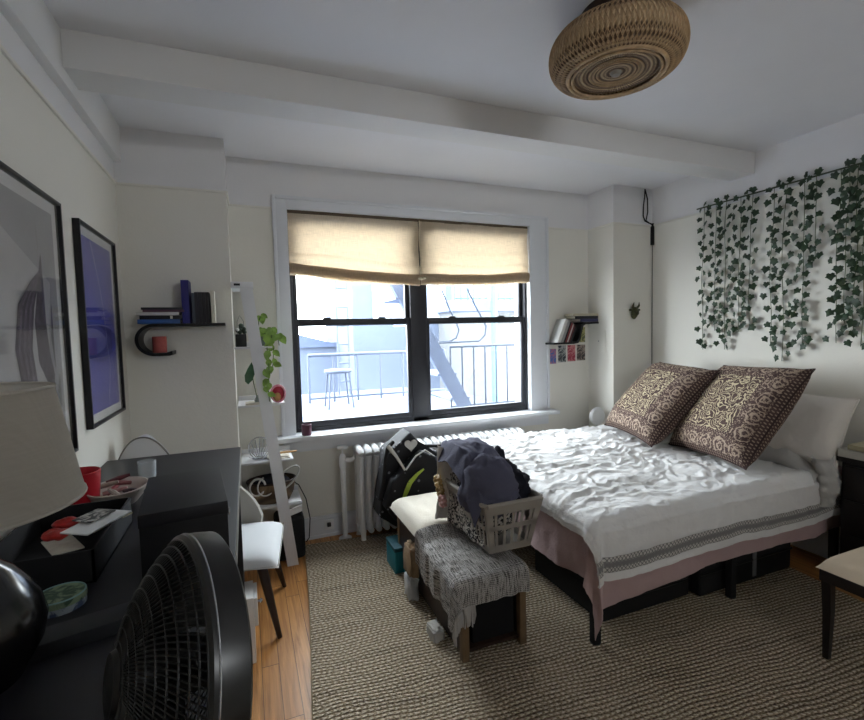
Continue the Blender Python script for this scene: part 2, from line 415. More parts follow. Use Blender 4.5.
# ================================================================== ROOM
XL, XR, YW, ZC, ZR = -.69, 3.60, 3.677, 2.88, 2.544
XC, YC = -.0755, 3.363           # left pier
XQ, YQ = 3.131, 3.34             # right pier
YF = -1.6
OX0, OX1, OZ0, OZ1 = .322, 2.455, .84, 2.545   # window opening
sbox('floor', FLOOR, XL-.2, XR+.2, YF-.2, YW+.28, -.1, 0, label='honey oak strip floor running towards the window')
sbox('ceiling', W_CEIL, XL-.2, XR+.2, YF-.2, YW+.28, ZC, ZC+.12, label='white plaster ceiling')
sbox('wall_left', W_WALL, XL-.2, XL, YF-.2, YW+.28, 0, ZC, label='cream wall on the left with two framed prints')
sbox('wall_right', W_WALL, XR, XR+.2, YF-.2, YW+.28, 0, ZC, label='cream wall on the right behind the bed')
mb = MB()
mb.box(XL, OX0, YW, YW+.26, 0, ZC); mb.box(OX1, XR, YW, YW+.26, 0, ZC)
mb.box(OX0, OX1, YW, YW+.26, 0, OZ0-.03); mb.box(OX0, OX1, YW, YW+.26, OZ1, ZC)
struct('wall_back', mb, W_WALL, 'window wall at the far end of the room')
mb = MB(); mb.box(XL, 1.1, YF-.2, YF, 0, ZC); mb.box(2.0, XR, YF-.2, YF, 0, ZC); mb.box(1.1, 2.0, YF-.2, YF, 0, 2.14); mb.box(1.1, 2.0, YF-.2, YF, 2.44, ZC)  # opening added in the unseen wall to let in fill light
struct('wall_front', mb, W_WALL, 'wall behind the viewer with an added high opening for fill light')
sbox('wall_pier_left', W_WALL, XL, XC, YC, YW, 0, ZC, label='cream pier left of the window carrying the black wall shelf')
sbox('wall_pier_right', W_WALL, XQ, XR, YQ, YW, 0, ZC, label='cream pier in the right corner beside the window')
sbox('ceiling_beam', W_BEAM, XL+.042, XR, 2.394, 2.588, 2.723, ZC, bev=.004, label='painted beam crossing the ceiling')
sbox('ceiling_soffit', W_BEAM, XL, XL+.042, YF, YC, 2.668, ZC, bev=.003, label='narrow boxed soffit along the top of the left wall')
def rail(name, x0, x1, y0, y1):
    mb = MB(); mb.box(x0, x1, y0, y1, ZR-.012, ZR+.012, bev=.004); struct(name, mb, W_WALL, 'slim picture rail moulding')
rail('trim_1', XL, XL+.012, YF, YC); rail('trim_2', XL+.012, XC+.01, YC-.012, YC); rail('trim_3', XC, XC+.012, YC, YW)
rail('trim_4', XC+.012, .222, YW-.012, YW); rail('trim_5', 2.648, XQ-.012, YW-.012, YW)
rail('trim_6', XQ-.012, XQ, YQ, YW); rail('trim_7', XQ-.012, XR-.012, YQ-.012, YQ); rail('trim_8', XR-.012, XR, YF, YQ)
def base(name, *a):
    mb = MB(); mb.box(*a, 0, .17, bev=.004); x0, x1, y0, y1 = a
    if x1-x0 > y1-y0: mb.box(x0, x1, y0-.012, y1, 0, .025, bev=.004); mb.box(x0, x1, y0-.006, y1, .14, .155, bev=.003)
    struct(name, mb, W_TRIM, 'white painted skirting board')
base('baseboard_back', XC, XQ, YW-.02, YW); base('baseboard_left', XL, XL+.018, YF, YC); base('baseboard_right', XR-.018, XR, YF, YQ)
base('baseboard_pier', XL+.018, XC, YC-.018, YC)

# window: casing, sill, frames and panes
win = thing('window_1', 'wide black framed double window above the radiator', 'window', (1.43, YW, .8)); win['kind'] = 'structure'
mb = MB()
for x0, x1 in ((.222, OX0), (OX1, 2.648)):
    mb.box(x0, x1, YW-.022, YW, OZ0-.01, 2.632, bev=.004)
mb.box(OX0, OX1, YW-.022, YW, OZ1, 2.632, bev=.004)
for a in ((.222, .246, .84, 2.632), (2.624, 2.648, .84, 2.632), (.246, 2.624, 2.608, 2.632)):
    mb.box(a[0], a[1], YW-.036, YW-.02, a[2], a[3], bev=.004)
mb.box(OX0, OX0+.006, YW-.02, YW+.24, OZ0, OZ1); mb.box(OX1-.006, OX1, YW-.02, YW+.24, OZ0, OZ1); mb.box(OX0, OX1, YW-.02, YW+.24, OZ1-.006, OZ1)
mb.build('casing', W_TRIM, win)
mb = MB(); mb.box(.18, 2.69, 3.545, YW+.01, .805, .838, bev=.006); mb.box(OX0, OX1, YW-.005, YW+.26, .808, .84); mb.box(.23, 2.64, YW-.022, YW, .70, .806, bev=.004)
mb.build('sill', W_TRIM, win)
mb = MB(); fy0, fy1 = 3.715, 3.80
mb.box(OX0, .352, fy0, fy1, OZ0, OZ1, bev=.003); mb.box(OX1-.03, OX1, fy0, fy1, OZ0, OZ1, bev=.003)
mb.box(1.300, 1.435, fy0, fy1, OZ0, OZ1, bev=.003); mb.box(OX0, OX1, fy0, fy1+.02, OZ0, .872, bev=.003); mb.box(OX0, OX1, fy0, fy1, OZ1-.03, OZ1, bev=.003)
mb.build('frame', BLK, win)
for x0, x1 in ((.352, 1.300), (1.435, OX1-.03)):
    for k, (z0, z1, y0, y1) in enumerate(((.872, 1.72, 3.722, 3.752), (1.665, OZ1-.03, 3.756, 3.786))):
        mb = MB(); t = .034
        mb.box(x0, x0+t, y0, y1, z0, z1, bev=.003); mb.box(x1-t, x1, y0, y1, z0, z1, bev=.003)
        mb.box(x0+t, x1-t, y0, y1, z0, z0+(.046 if k == 0 else .05), bev=.003); mb.box(x0+t, x1-t, y0, y1, z1-.05, z1, bev=.003)
        so = mb.build('sash', BLK, win)
        pbox('pane', GLASS, so, x0+t-.004, x1-t+.004, (y0+y1)/2-.002, (y0+y1)/2+.002, z0+.04, z1-.045)
        if k == 0:
            mb = MB()
            for xx in (x0+.25, x1-.25): mb.box(xx-.03, xx+.03, y0-.012, y1, z1-.004, z1+.012, bev=.003)
            mb.build('sash_lock', BLK, so)

# roman shades
def shade(x0, x1, zt, zl, zr, label, ph):
    t = thing('roman_shade', label, 'window shade', ((x0+x1)/2, 3.70, zl), group='woven roman shades on the window')
    def f(u, v):
        x = x0 + (x1-x0)*u; zb = zl + (zr-zl)*u - .012*math.sin(PI*u)
        z = zt + (zb+.05-zt)*v
        y = 3.690 - .006*math.sin(v*9+ph) - .01*v + .004*noise.noise(V((u*5+ph, v*7, 0)))
        y -= .012*max(0, math.sin(v*26 + .8*math.sin(u*5+ph)))*max(0, v-.45)*1.6
        return V((x, y, z))
    mb = MB(); mb.sheet(f, 40, 60, .003); mb.build('cloth_panel', SHADEF, t)
    for k in range(3):
        mb = MB()
        def g(u, v, k=k):
            x = x0 + (x1-x0)*u; zb = zl + (zr-zl)*u - .012*math.sin(PI*u) + .014*k + .012*noise.noise(V((u*4+k*3+ph, 0, 0)))
            a = -PI/2 + PI*1.1*v
            return V((x, 3.682-.014*k*.5 - .020*math.cos(a)*(1-.2*k) + .004*noise.noise(V((u*9, v*3, k+ph))), zb+.03+.032*math.sin(a)))
        mb.sheet(g, 40, 10, .002); mb.build('fold', SHADEF, t)
    mb = MB(); mb.box(x0, x1, 3.682, 3.712, zt-.004, OZ1-.004, bev=.002); mb.build('headrail', mat('shade_headrail', rgb(92, 78, 62), .8), t)
shade(.332, 1.375, 2.52, 2.055, 1.985, 'tan woven roman shade over the left half of the window, sagging to the right', 0.)
shade(1.382, 2.446, 2.52, 1.995, 2.03, 'tan woven roman shade over the right half of the window', 2.)
mb = MB(); mb.tube([(1.379, 3.665, 2.52), (1.382, 3.655, 2.2), (1.375, 3.655, 2.06)], .004, 6); mb.ball((1.38, 3.65, 2.045), (.03, .014, .014), 10); mb.ball((1.405, 3.65, 2.05), (.026, .012, .012), 10)
tag(mb.build('shade_cord', mat('cream_cord', rgb(206, 196, 172), .9)), 'knotted cream cord hanging between the two roman shades', 'cord')

# ================================================================== RUG
mb = MB()
c0 = V((.342, 3.58, 0)); c1 = V((.188, 1.904, 0)); d = (c1-c0).normalized(); nrm = V((-d.y, d.x, 0))
rugang = -math.atan2(c0.x-c1.x, c0.y-c1.y)
mb.sheet(lambda u, v: V((.01*math.sin(v*9)+u*3.0, -v*4.2, .012+.002*noise.noise(V((u*20, v*30, 0))))), 30, 60, .010)
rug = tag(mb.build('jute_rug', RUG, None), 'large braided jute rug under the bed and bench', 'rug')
me = rug.data; me.transform(Matrix.Translation(V(rug.location))); rug.location = (.342, 3.53, 0); rug.rotation_euler.z = rugang
mb = MB(); mb.tube([(.004+.01*math.sin(v/20*9), -v/20*4.2, .010) for v in range(21)], .009, 6)
mb.build('edge_binding', mat('rug_edge_binding', rgb(178, 160, 128), .9, bump=.3), rug, world=False)

# ================================================================== CEILING LIGHT
LC = (1.465, 1.548)
t = thing('ceiling_light', 'round woven bamboo flush ceiling light', 'ceiling light', (LC[0], LC[1], 2.62))
mb = MB(); prof = []
for k in range(25):
    a = -PI/2 + PI*k/24; prof.append((.186 + .078*max(0, math.cos(a))**.8, 2.718 + .078*math.sin(a)))
mb.lathe(prof, (LC[0], LC[1], 0), 72, cap=False); mb.build('woven_shade', WEAVE, t)
mb = MB()
NL = 90
for sgn in (1, -1):
    for k in range(NL):
        pts = []
        for j in range(15):
            a = -PI/2 + .1 + (PI-.2)*j/14; r = .1885 + .0785*max(0, math.cos(a))**.8
            th = 2*PI*k/NL + sgn*j*.028
            pts.append((LC[0]+r*math.cos(th), LC[1]+r*math.sin(th), 2.718+.0795*math.sin(a)))
        mb.tube(pts, .0016, 4, cap=False)
mb.build('cane_lattice', RATTAN, t)
for r, z, rr in ((.190, 2.640, .009), (.200, 2.797, .006), (.172, 2.634, .005)):
    mb = MB(); mb.tube([(LC[0]+r*math.cos(2*PI*k/60), LC[1]+r*math.sin(2*PI*k/60), z) for k in range(60)], rr, 8, closed=True); mb.build('rim_hoop', RATTAN, t)
mb = MB(); mb.lathe([(.0, 2.646), (.17, 2.646), (.17, 2.652)], (LC[0], LC[1], 0), 60); mb.build('bottom_disc', WEAVE, t)
for r in (.105, .088, .075):
    mb = MB(); mb.tube([(LC[0]+r*math.cos(2*PI*k/60), LC[1]+r*math.sin(2*PI*k/60), 2.645) for k in range(60)], .003, 6, closed=True); mb.build('disc_ring', RATTAN, t)
mb = MB(); mb.lathe([(0, 2.632), (.016, 2.634), (.022, 2.642), (.024, 2.648)], (LC[0], LC[1], 0), 20); mb.build('finial', mat('pewter_finial', rgb(150, 146, 138), .4, metal=.6), t)
mb = MB(); mb.lathe([(.14, 2.77), (.14, ZC)], (LC[0], LC[1], 0), 40); mb.build('mounting_plate', WOODD, t)  # dark plate colour stands in for the shadow above the shade

# ================================================================== FRAMED PRINTS (left wall)
def frame(label, y0, y1, z0, z1, mw, printm, deco):
    t = thing('framed_print', label, 'picture', (XL, (y0+y1)/2, z0))
    D = .028; w = .013
    mb = MB()
    for a in ((y0, y0+w, z0, z1), (y1-w, y1, z0, z1), (y0+w, y1-w, z0, z0+w), (y0+w, y1-w, z1-w, z1)):
        mb.box(XL, XL+D, *a, bev=.002)
    mb.build('frame', BLKSAT, t)
    pbox('mat_board', mat('white_mat_board', rgb(206, 206, 204), .8, .03), t, XL, XL+.008, y0+w, y1-w, z0+w, z1-w)
    p = pbox('print', printm, t, XL+.008, XL+.0095, y0+w+mw, y1-w-mw, z0+w+mw, z1-w-mw)
    deco(p, y0+w+mw, y1-w-mw, z0+w+mw, z1-w-mw)
    pbox('glazing', PGLASS, t, XL+.019, XL+.021, y0+w, y1-w, z0+w, z1-w)
def strk(p, name, pts, r, m, flat=.0012):
    """flat brush mark on a print: pts are (y,z) with half widths r"""
    mb = MB(); n = len(pts)
    L = []; R_ = []
    for i in range(n):
        a = V(pts[max(i-1, 0)]+(0,)); b = V(pts[min(i+1, n-1)]+(0,)); d_ = (b-a).normalized(); w = V((-d_.y, d_.x, 0))*r[i]
        c = V(pts[i]+(0,)); L.append(c+w); R_.append(c-w)
    for i in range(n-1):
        q = [L[i], L[i+1], R_[i+1], R_[i]]
        mb.bm.faces.new([mb.bm.verts.new((XL+.0095+flat, a.x, a.y)) for a in q])
    mb.build(name, m, p)
def deco_abstract(p, y0, y1, z0, z1):
    dk = mat('mauve_grey_ink', rgb(74, 66, 76), .8, .35, 30); dk2 = mat('plum_ink', rgb(96, 84, 98), .8, .4, 40); lt = mat('pale_grey_wash', rgb(172, 170, 170), .8, .08, 6); ln = mat('thin_grey_ink', rgb(120, 118, 118), .8)
    cy = y0 + (y1-y0)*.62
    strk(p, 'wash', [(y0+.02, z0+.1), (y0+.3, z0+.3), (y1-.25, z1-.2)], [.1, .28, .2], lt, .0005)
    def X(a): return y0 + (y1-y0)*a
    def Z(b): return z0 + (z1-z0)*b
    strk(p, 'brush_mark', [(X(.8), Z(.80)), (X(.775), Z(.68)), (X(.74), Z(.52)), (X(.76), Z(.38)), (X(.84), Z(.28)), (X(.86), Z(.25))], [.003, .025, .05, .055, .035, .004], dk)
    for k in range(7):
        o_ = .018*k
        strk(p, 'brush_mark', [(X(.78)-o_*.8, Z(.74-.01*k)), (X(.66)-o_, Z(.58)), (X(.60)-o_, Z(.42)), (X(.64)-o_, Z(.28)), (X(.74)-o_*.4, Z(.17))], [.004, .009, .012, .009, .003], dk2 if k % 2 else dk, .0014+.0001*k)
    strk(p, 'brush_mark', [(X(.9), Z(.6)), (X(.885), Z(.46)), (X(.9), Z(.33))], [.002, .012, .002], dk)
    strk(p, 'brush_mark', [(X(.95), Z(.30)), (X(.93), Z(.22)), (X(.945), Z(.15))], [.003, .018, .004], ln)
    strk(p, 'ink_line', [(X(.76), Z(.95)), (X(.775), Z(.82))], [.0016, .0016], ln)
    strk(p, 'ink_line', [(X(.5), Z(.55)), (X(.99), Z(.5))], [.001, .001], ln)
def deco_blue(p, y0, y1, z0, z1):
    w = mat('white_line_and_reflection', rgb(190, 190, 206), .8); deep = mat('deep_blue_wash', rgb(44, 44, 132), .75, .15, 4)
    def X(a): return y0 + (y1-y0)*a
    def Z(b): return z0 + (z1-z0)*b
    strk(p, 'wash', [(X(0.), Z(.42)), (X(.5), Z(.40)), (X(.86), Z(.41))], [.09, .1, .06], deep, .0005)
    pts = [(.3, .99), (.42, .86), (.52, .74), (.60, .62), (.64, .50), (.66, .38), (.72, .26), (.66, .14), (.6, .02)]
    strk(p, 'drawn_and_reflection_line', [(X(a), Z(b)) for a, b in pts], [.0028]*len(pts), w)
    strk(p, 'drawn_and_reflection_line', [(X(0.02), Z(.50)), (X(.4), Z(.51)), (X(.8), Z(.50))], [.001]*3, w)  # pale horizontal line is a reflection painted onto the print
M_P1 = mat('grey_paper_print', rgb(150, 149, 150), .85, .12, 3)
M_P2 = mat('cobalt_blue_print', rgb(58, 58, 156), .75, .1, 2)
frame('large black framed abstract print in mauve and grey on left wall', 1.50, 2.312, 1.145, 2.148, .045, M_P1, deco_abstract)
frame('black framed cobalt blue print with a thin white line', 2.525, 3.147, 1.192, 2.142, .042, M_P2, deco_blue)

# ================================================================== BOOKS
def book(label, size, cov, loc, rot, group, cat='book'):
    """size = thickness x, depth y, height z; spine towards -y"""
    tx, dy, hz = size
    t = thing('book', label, cat, loc, group, rot); e = min(.0022, tx*.2)
    mb = MB()
    mb.box(0, e, 0, dy, 0, hz); mb.box(tx-e, tx, 0, dy, 0, hz); mb.box(0, tx, 0, e, 0, hz, bev=e*.4)
    mb.build('cover', cov, t, world=False)
    pbox('pages', PAPER, t, e, tx-e, e, dy-.004, .003, hz-.003, world=False)
    return t
def bm_(n, c, r=.5): return mat('book_cover_'+n, c, r, .08, 20)
# left shelf (black C-shaped)
SY0, SY1 = 3.20, 3.363; ST = 1.690
t = thing('wall_shelf', 'black curled wall shelf on pier carrying books', 'shelf', (-.37, 3.30, 1.5))
cx, cz, R1 = -.507, 1.59, .097
inner = []; outer = []
for k in range(21):
    a = PI/2 + PI*k/20
    outer.append((cx + R1*math.cos(a)*1.05, cz + R1*math.sin(a))); inner.append((cx + (R1-.018)*math.cos(a)*1.05, cz + (R1-.018)*math.sin(a)))
poly = [(-.115, cz+R1)] + outer + [(-.43, cz-R1), (-.415, cz-R1+.006), (-.415, cz-R1+.03), (-.45, cz-R1+.018)] + inner[::-1] + [(-.16, cz+R1-.018), (-.115, cz+R1-.016)]
mb = MB(); mb.prism([(x, SY0, z) for x, z in poly], (0, SY1-SY0, 0)); mb.build('curled_board', BLKSAT, t, .4)
ST = cz+R1+.0005
z = ST
for (l, w, c, th, off) in (('blue', 'bright blue book at the bottom of the stack on the curled shelf', rgb(54, 92, 150), .026, 0.0), ('black', 'black book with pale tab, second from bottom of shelf stack', rgb(22, 22, 24), .022, .012), ('white', 'white book lying in the middle of the curled shelf stack', rgb(200, 198, 190), .020, -.004), ('plum', 'thin plum book lying near the top of the curled shelf stack', rgb(92, 60, 74), .013, .03), ('charcoal', 'charcoal book lying on top of the curled shelf stack', rgb(40, 38, 40), .014, .022)):
    L = .225 - .01*abs(off)*20
    b_ = book(w, (th, .15, L), bm_(l, c), (-.588+off, SY0-.005, z+th), (0, PI/2, 0), 'books on the curled wall shelf'); z += th+.0005
    if l == 'black': pbox('spine_tab', PAPER, b_, .002, th-.002, -.001, .001, L*.72, L*.78, world=False)
book('tall navy blue book standing upright on the curled shelf', (.042, .15, .262), bm_('navy', rgb(36, 36, 110)), (-.351, SY0-.004, ST), (0, 0, 0), 'books on the curled wall shelf')
book('slate grey book standing just right of the navy book', (.018, .13, .185), bm_('slate', rgb(70, 78, 86)), (-.296, SY0+.002, ST), (0, 0, .0), 'books on the curled wall shelf')
for k in range(4):
    book(['black slipcased volume beside the slate book, first of four', 'black slipcased volume, second of four on the curled shelf', 'black slipcased volume, third of four on the curled shelf', 'black slipcased volume next to the white book'][k], (.0195, .13, .19), bm_('set%d' % k, rgb(34+3*k, 33+2*k, 40)), (-.280+.0203*k, SY0-.002, ST), (0, 0, 0), 'books on the curled wall shelf')
book('slim white book standing at the right end of the curled shelf', (.020, .13, .2), bm_('ivory', rgb(206, 202, 186)), (-.190, SY0, ST), (0, 0, 0), 'books on the curled wall shelf')
mb = MB(); mb.lathe([(.0, 0), (.036, 0), (.039, .004), (.039, .096), (.036, .1), (.034, .098), (.033, .09), (0, .09)], (-.49, 3.265, cz-R1+.0185), 28)
tag(mb.build('candle', mat('terracotta_wax', rgb(168, 84, 76), .6, .1, 40)), 'terracotta red pillar candle on the lower curl of the shelf', 'candle')

# right shelf (mirrored swoosh) + books + postcards
t = thing('wall_shelf', 'black swooping wall shelf right of the window', 'shelf', (2.86, 3.6, 1.46))
prof = [(2.58, 1.470), (2.80, 1.470), (2.845, 1.478), (2.868, 1.51), (2.885, 1.58), (2.90, 1.63), (2.93, 1.652), (3.11, 1.656)]
th = .018
poly = [(x, z) for x, z in prof] + [(3.11, 1.638), (2.945, 1.634), (2.922, 1.62), (2.906, 1.575), (2.89, 1.50), (2.862, 1.460), (2.81, 1.452), (2.58, 1.452)]
mb = MB(); mb.prism([(x+.03, 3.53, z) for x, z in poly], (0, YW-3.53, 0)); mb.build('swooped_board', BLKSAT, t, .4)
lean = .40
xx = 2.66
for k, (w, c, th, h) in enumerate((('tall white book leaning first on the swooping shelf', rgb(196, 196, 192), .030, .235), ('grey white book leaning second on the swooping shelf', rgb(150, 152, 150), .026, .225), ('black book leaning third on the swooping shelf', rgb(30, 28, 30), .014, .205), ('dark red book leaning fourth on the swooping shelf', rgb(120, 44, 48), .016, .195), ('white paperback leaning fifth on the swooping shelf', rgb(190, 180, 176), .012, .185), ('maroon book leaning sixth on the swooping shelf', rgb(88, 38, 44), .014, .17), ('black book leaning last, against the bend of the shelf', rgb(24, 24, 28), .02, .15))):
    book(w, (th, .135, h), bm_('lean%d' % k, c), (xx, 3.535, 1.471+.0), (0, lean, 0), 'leaning books on the swooping shelf'); xx += th/math.cos(lean) + .003
z = 1.657
for k, (w, c, th, L) in enumerate((('navy book at the bottom of the stack on the swooping shelf', rgb(58, 58, 92), .028, .21), ('black book in the middle of the stack on the swooping shelf', rgb(26, 26, 30), .026, .27), ('cream book on top of the stack on the swooping shelf', rgb(186, 176, 154), .022, .29))):
    book(w, (th, .135, L), bm_('flat%d' % k, c), (3.128-L, 3.535, z+th), (0, PI/2, 0), 'stacked books on the swooping shelf'); z += th+.0005
def mcard(n, c1, c2):
    m, nt, b = new_mat('card_'+n); g = G(nt); o = g.obj()
    f = g.ramp(g.noise(o, 24, 3, .6, 1.5), [(.45, 0.), (.55, 1.)])
    g.link(g.mix(f, c1, c2), b.inputs['Base Color']); b.inputs['Roughness'].default_value = .5; return m
for k, (w, x0, x1, z0, z1, c1, c2, sk) in enumerate((
        ('blue postcard with a pink patch, leftmost under the swooping shelf', 2.672, 2.748, 1.262, 1.41, rgb(70, 104, 168), rgb(186, 112, 128), .006),
        ('dark postcard with white figures, second under the swooping shelf', 2.764, 2.862, 1.272, 1.44, rgb(44, 52, 62), rgb(170, 172, 170), 0),
        ('crimson postcard, third in the row under the swooping shelf', 2.874, 2.975, 1.276, 1.44, rgb(150, 38, 62), rgb(196, 130, 130), 0),
        ('brown and black postcard, rightmost in the row under the shelf', 2.984, 3.092, 1.28, 1.44, rgb(48, 42, 42), rgb(150, 134, 124), 0),
        ('olive green postcard pinned between the shelf and the lower row', 2.99, 3.092, 1.458, 1.61, rgb(86, 92, 62), rgb(178, 172, 110), 0))):
    t = thing('postcard', w, 'postcard', ((x0+x1)/2, YW, z0), 'postcards on the wall by the window')
    pbox('card', mat('postcard_white_border', rgb(206, 202, 196), .6), t, x0, x1, YW-.0022, YW-.0004, z0, z1)
    pbox('picture', mcard(str(k), c1, c2), t, x0+.004, x1-.004, YW-.0032, YW-.0022, z0+.004, z1-.004)
# blank panel
mb = MB(); mb.box(XQ-.006, XQ, 3.44, 3.61, 1.37, 1.57, bev=.002); t = tag(mb.build('cover_plate', W_WALL), 'cream painted electrical cover plate on side of the right pier', 'cover plate')
mb = MB(); mb.ball((XQ-.007, 3.525, 1.47), .006, 8); mb.build('screw', CHROME, t)
# little face ornament
t = thing('wall_ornament', 'small dark bronze horned face ornament on the right pier', 'ornament', (3.367, YQ, 1.66))
OLV = mat('bronze_patina', rgb(74, 76, 50), .5, .35, 40, .2, metal=.3)
mb = MB(); vs = mb.ball((3.367, YQ-.022, 1.725), (.044, .024, .058), 14)
for v in vs:
    if v.co.z < 1.70: v.co.x = 3.367 + (v.co.x-3.367)*.75 - .012
mb.ball((3.352, YQ-.046, 1.705), (.014, .014, .022), 10)
mb.build('face', OLV, t)
for s in (-1, 1):
    mb = MB(); mb.tube([(3.367+s*.024, YQ-.02, 1.77), (3.372+s*.036, YQ-.03, 1.795), (3.378+s*.03, YQ-.03, 1.825)], [.012, .009, .002], 8); mb.build('horn', OLV, t)
    mb = MB(); mb.ball((3.367+s*.048, YQ-.018, 1.755), (.02, .008, .011), 10); mb.build('ear', OLV, t)
    mb = MB(); mb.ball((3.367+s*.016, YQ-.044, 1.735), .006, 8); mb.build('eye', BLKSAT, t)
# cable in corner
mb = MB(); mb.tube([(3.50, YQ-.006, 2.87), (3.49, YQ-.012, 2.80), (3.47, YQ-.02, 2.72), (3.465, YQ-.02, 2.62), (3.49, YQ-.018, 2.575), (3.54, YQ-.016, 2.56), (3.588, YQ-.014, 2.555), (3.590, YQ-.012, 2.40), (3.592, YQ-.008, 2.36)], .006, 6); mb.tube([(3.594, YQ-.006, 2.37), (3.594, YQ-.006, .2)], .0025, 6)
mb.tube([(3.50, YQ-.006, 2.87), (3.525, YQ-.012, 2.78), (3.52, YQ-.02, 2.66), (3.50, YQ-.02, 2.58), (3.55, YQ-.02, 2.555), (3.588, YQ-.014, 2.545)], .006, 6)
mb.box(3.575, 3.598, YQ-.025, YQ, 2.36, 2.56, bev=.003)
tag(mb.build('corner_cable', BLKMAT), 'black looped cable hanging in the right ceiling corner', 'cable')

# ================================================================== IVY
LEAF = [(0, -.34), (.2, -.5), (.42, -.36), (.40, -.14), (.58, .04), (.30, .22), (0, .64), (-.30, .22), (-.58, .04), (-.40, -.14), (-.42, -.36), (-.2, -.5)]
def leaf(mb, c, size, T):
    ct = mb.bm.verts.new(c + T @ V((0, 0, .12*size)))
    vs = [mb.bm.verts.new(c + T @ V((x*size, y*size, -.06*size*abs(x)))) for x, y in LEAF]
    for k in range(len(vs)): mb.bm.faces.new((ct, vs[k], vs[(k+1) % len(vs)]))
mb = MB(); a = at(697, 207, x=3.58); b_ = at(864, 164, x=3.58); b_ = a + (b_-a)*1.35
a.z = b_.z = (a.z+b_.z)/2+.0
mb.tube([a, a.lerp(b_, .5), b_], .006, 8)
tag(mb.build('hanging_rod', mat('green_wire_rod', rgb(66, 76, 58), .6)), 'thin dark rod on right wall from which the ivy hangs', 'rod')
IV = [(84, 650, 6), (125, 585, 9), (160, 650, 9), (208, 590, 9), (248, 578, 9), (318, 640, 6), (362, 690, 11), (430, 640, 10), (468, 330, 6), (548, 628, 8), (577, 560, 7), (610, 600, 9), (640, 640, 12)]
names = 'first,second,third,fourth,fifth,sixth,seventh,eighth,ninth,tenth,eleventh,twelfth,last'.split(',')
zr = a.z
for k, (cxp, bot, wd) in enumerate(IV):
    tpx = 680 + cxp*.2916; bpy_ = 160 + bot*.2916
    p0 = at(tpx, 200, x=3.575); y0 = p0.y; zb = at(tpx, bpy_, x=3.575).z
    t = thing('ivy_garland', '%s strand of dark ivy counted from the left end of the rod' % names[k] if k != 12 else 'strand of dark ivy farthest right on the rod, cut by the frame', 'ivy garland', (3.575, y0, zb), 'ivy strands hanging on the right wall')
    mb = MB(); pts = []; n = 14
    for j in range(n+1):
        f = j/n; pts.append(V((3.577 - .012*math.sin(f*3), y0 + .018*noise.noise(V((k*3.1, f*3, 0))) , zr + (zb-zr)*f)))
    mb.tube(pts, .0022, 5); stemo = mb.build('stem', STEM, t)
    mb = MB(); z = zr+.02; side = 1
    dens = .036 if wd > 8 else .048
    while z > zb:
        f = (zr-z)/(zr-zb); p = pts[max(0, min(n, int(f*n)))]
        side = -side
        s = rnd.uniform(.042, .056)
        T = Euler((PI/2 + rnd.uniform(-.45, .25), rnd.uniform(-.35, .35), 0)).to_matrix()
        T = Matrix.Rotation(-PI/2 + rnd.uniform(-.6, .6), 3, 'Z') @ T @ Matrix.Rotation(PI + rnd.uniform(-.7, .7), 3, 'Z')
        leaf(mb, V((3.572 - rnd.uniform(0.0, .03), p.y + side*rnd.uniform(.012, .014+.004*wd), z)), s, T)
        z -= dens*rnd.uniform(.55, 1.35)
    mb.build('leaves', LEAFD, t)

# ================================================================== BED
BX0, BX1, BY0, BY1 = 1.53, 3.56, 1.76, 3.28; BT = .665
bed = thing('bed', 'queen bed with black frame against the right wall', 'bed', ((BX0+BX1)/2, (BY0+BY1)/2, 0))
mb = MB()
for a in ((BX0, BX1, BY0, BY0+.035), (BX0, BX1, BY1-.035, BY1), (BX0, BX0+.035, BY0, BY1), (BX1-.035, BX1, BY0, BY1)): mb.box(*a, .30, .38, bev=.004)
for k in range(9): mb.box(BX0+.1+k*.225, BX0+.18+k*.225, BY0+.03, BY1-.03, .35, .372)
mb.build('bed_frame', BLKMAT, bed)
for x in (BX0+.03, (BX0+BX1)/2, BX1-.04):
    for y in (BY0+.03, BY1-.03):
        mb = MB(); mb.box(x-.02, x+.02, y-.02, y+.02, 0.022, .30, bev=.003); lo = mb.build('leg', BLKMAT, bed)
        mb = MB(); mb.lathe([(.026, .008), (.026, .026)], (x, y, 0), 14); mb.build('foot_cap', BLKPLASTIC, lo)
mb = MB(); mb.box(BX0+.01, BX1-.005, BY0+.01, BY1-.01, .382, BT-.02, bev=.05, seg=5)
mb.build('mattress', mat('mattress_ticking', rgb(206, 204, 200), .85, .05), bed)

def fbm(x, y, s): return noise.fractal(V((x, y, s)), .8, 2.1, 4)
def ridge(x, y, s): return 1-abs(noise.noise(V((x, y, s))))*2
def drape(x, y, top, ex0, ey0, ey1, rad=.05):
    """lay a flat cloth point over the mattress; overhang beyond the edges drops"""
    dx = ex0 - x if x < ex0 else 0.
    dn = ey0 - y if y < ey0 else 0.
    df = y - ey1 if y > ey1 else 0.
    def fold(d):
        # quarter-round then straight down -> (outward, down)
        L = rad*PI/2
        if d < L: a = d/rad; return rad*math.sin(a), rad*(1-math.cos(a))
        return rad, rad + (d-L)
    ox, zx = fold(dx) if dx else (0, 0); on, zn = fold(dn) if dn else (0, 0); of, zf = fold(df) if df else (0, 0)
    X = max(x, ex0) - ox; Y = max(min(y, ey1), ey0) - on + of
    zz = zx + zn + zf
    if dx and dn:
        sr = math.hypot(dx, dn); ph = math.atan2(dn, dx); o_, zz = fold(sr)
        o_ += .05*math.sin(2*ph)*min(1, sr/.3) + .03*math.sin(6*ph)*min(1, max(0, sr-.1)/.3)
        X = ex0 - o_*math.cos(ph); Y = ey0 - o_*math.sin(ph); zz *= .97
    return X, Y, top - zz, dx, dn
def rid(x, y, s): return (1-min(1, abs(noise.noise(V((x, y, s))))*2.6))**2
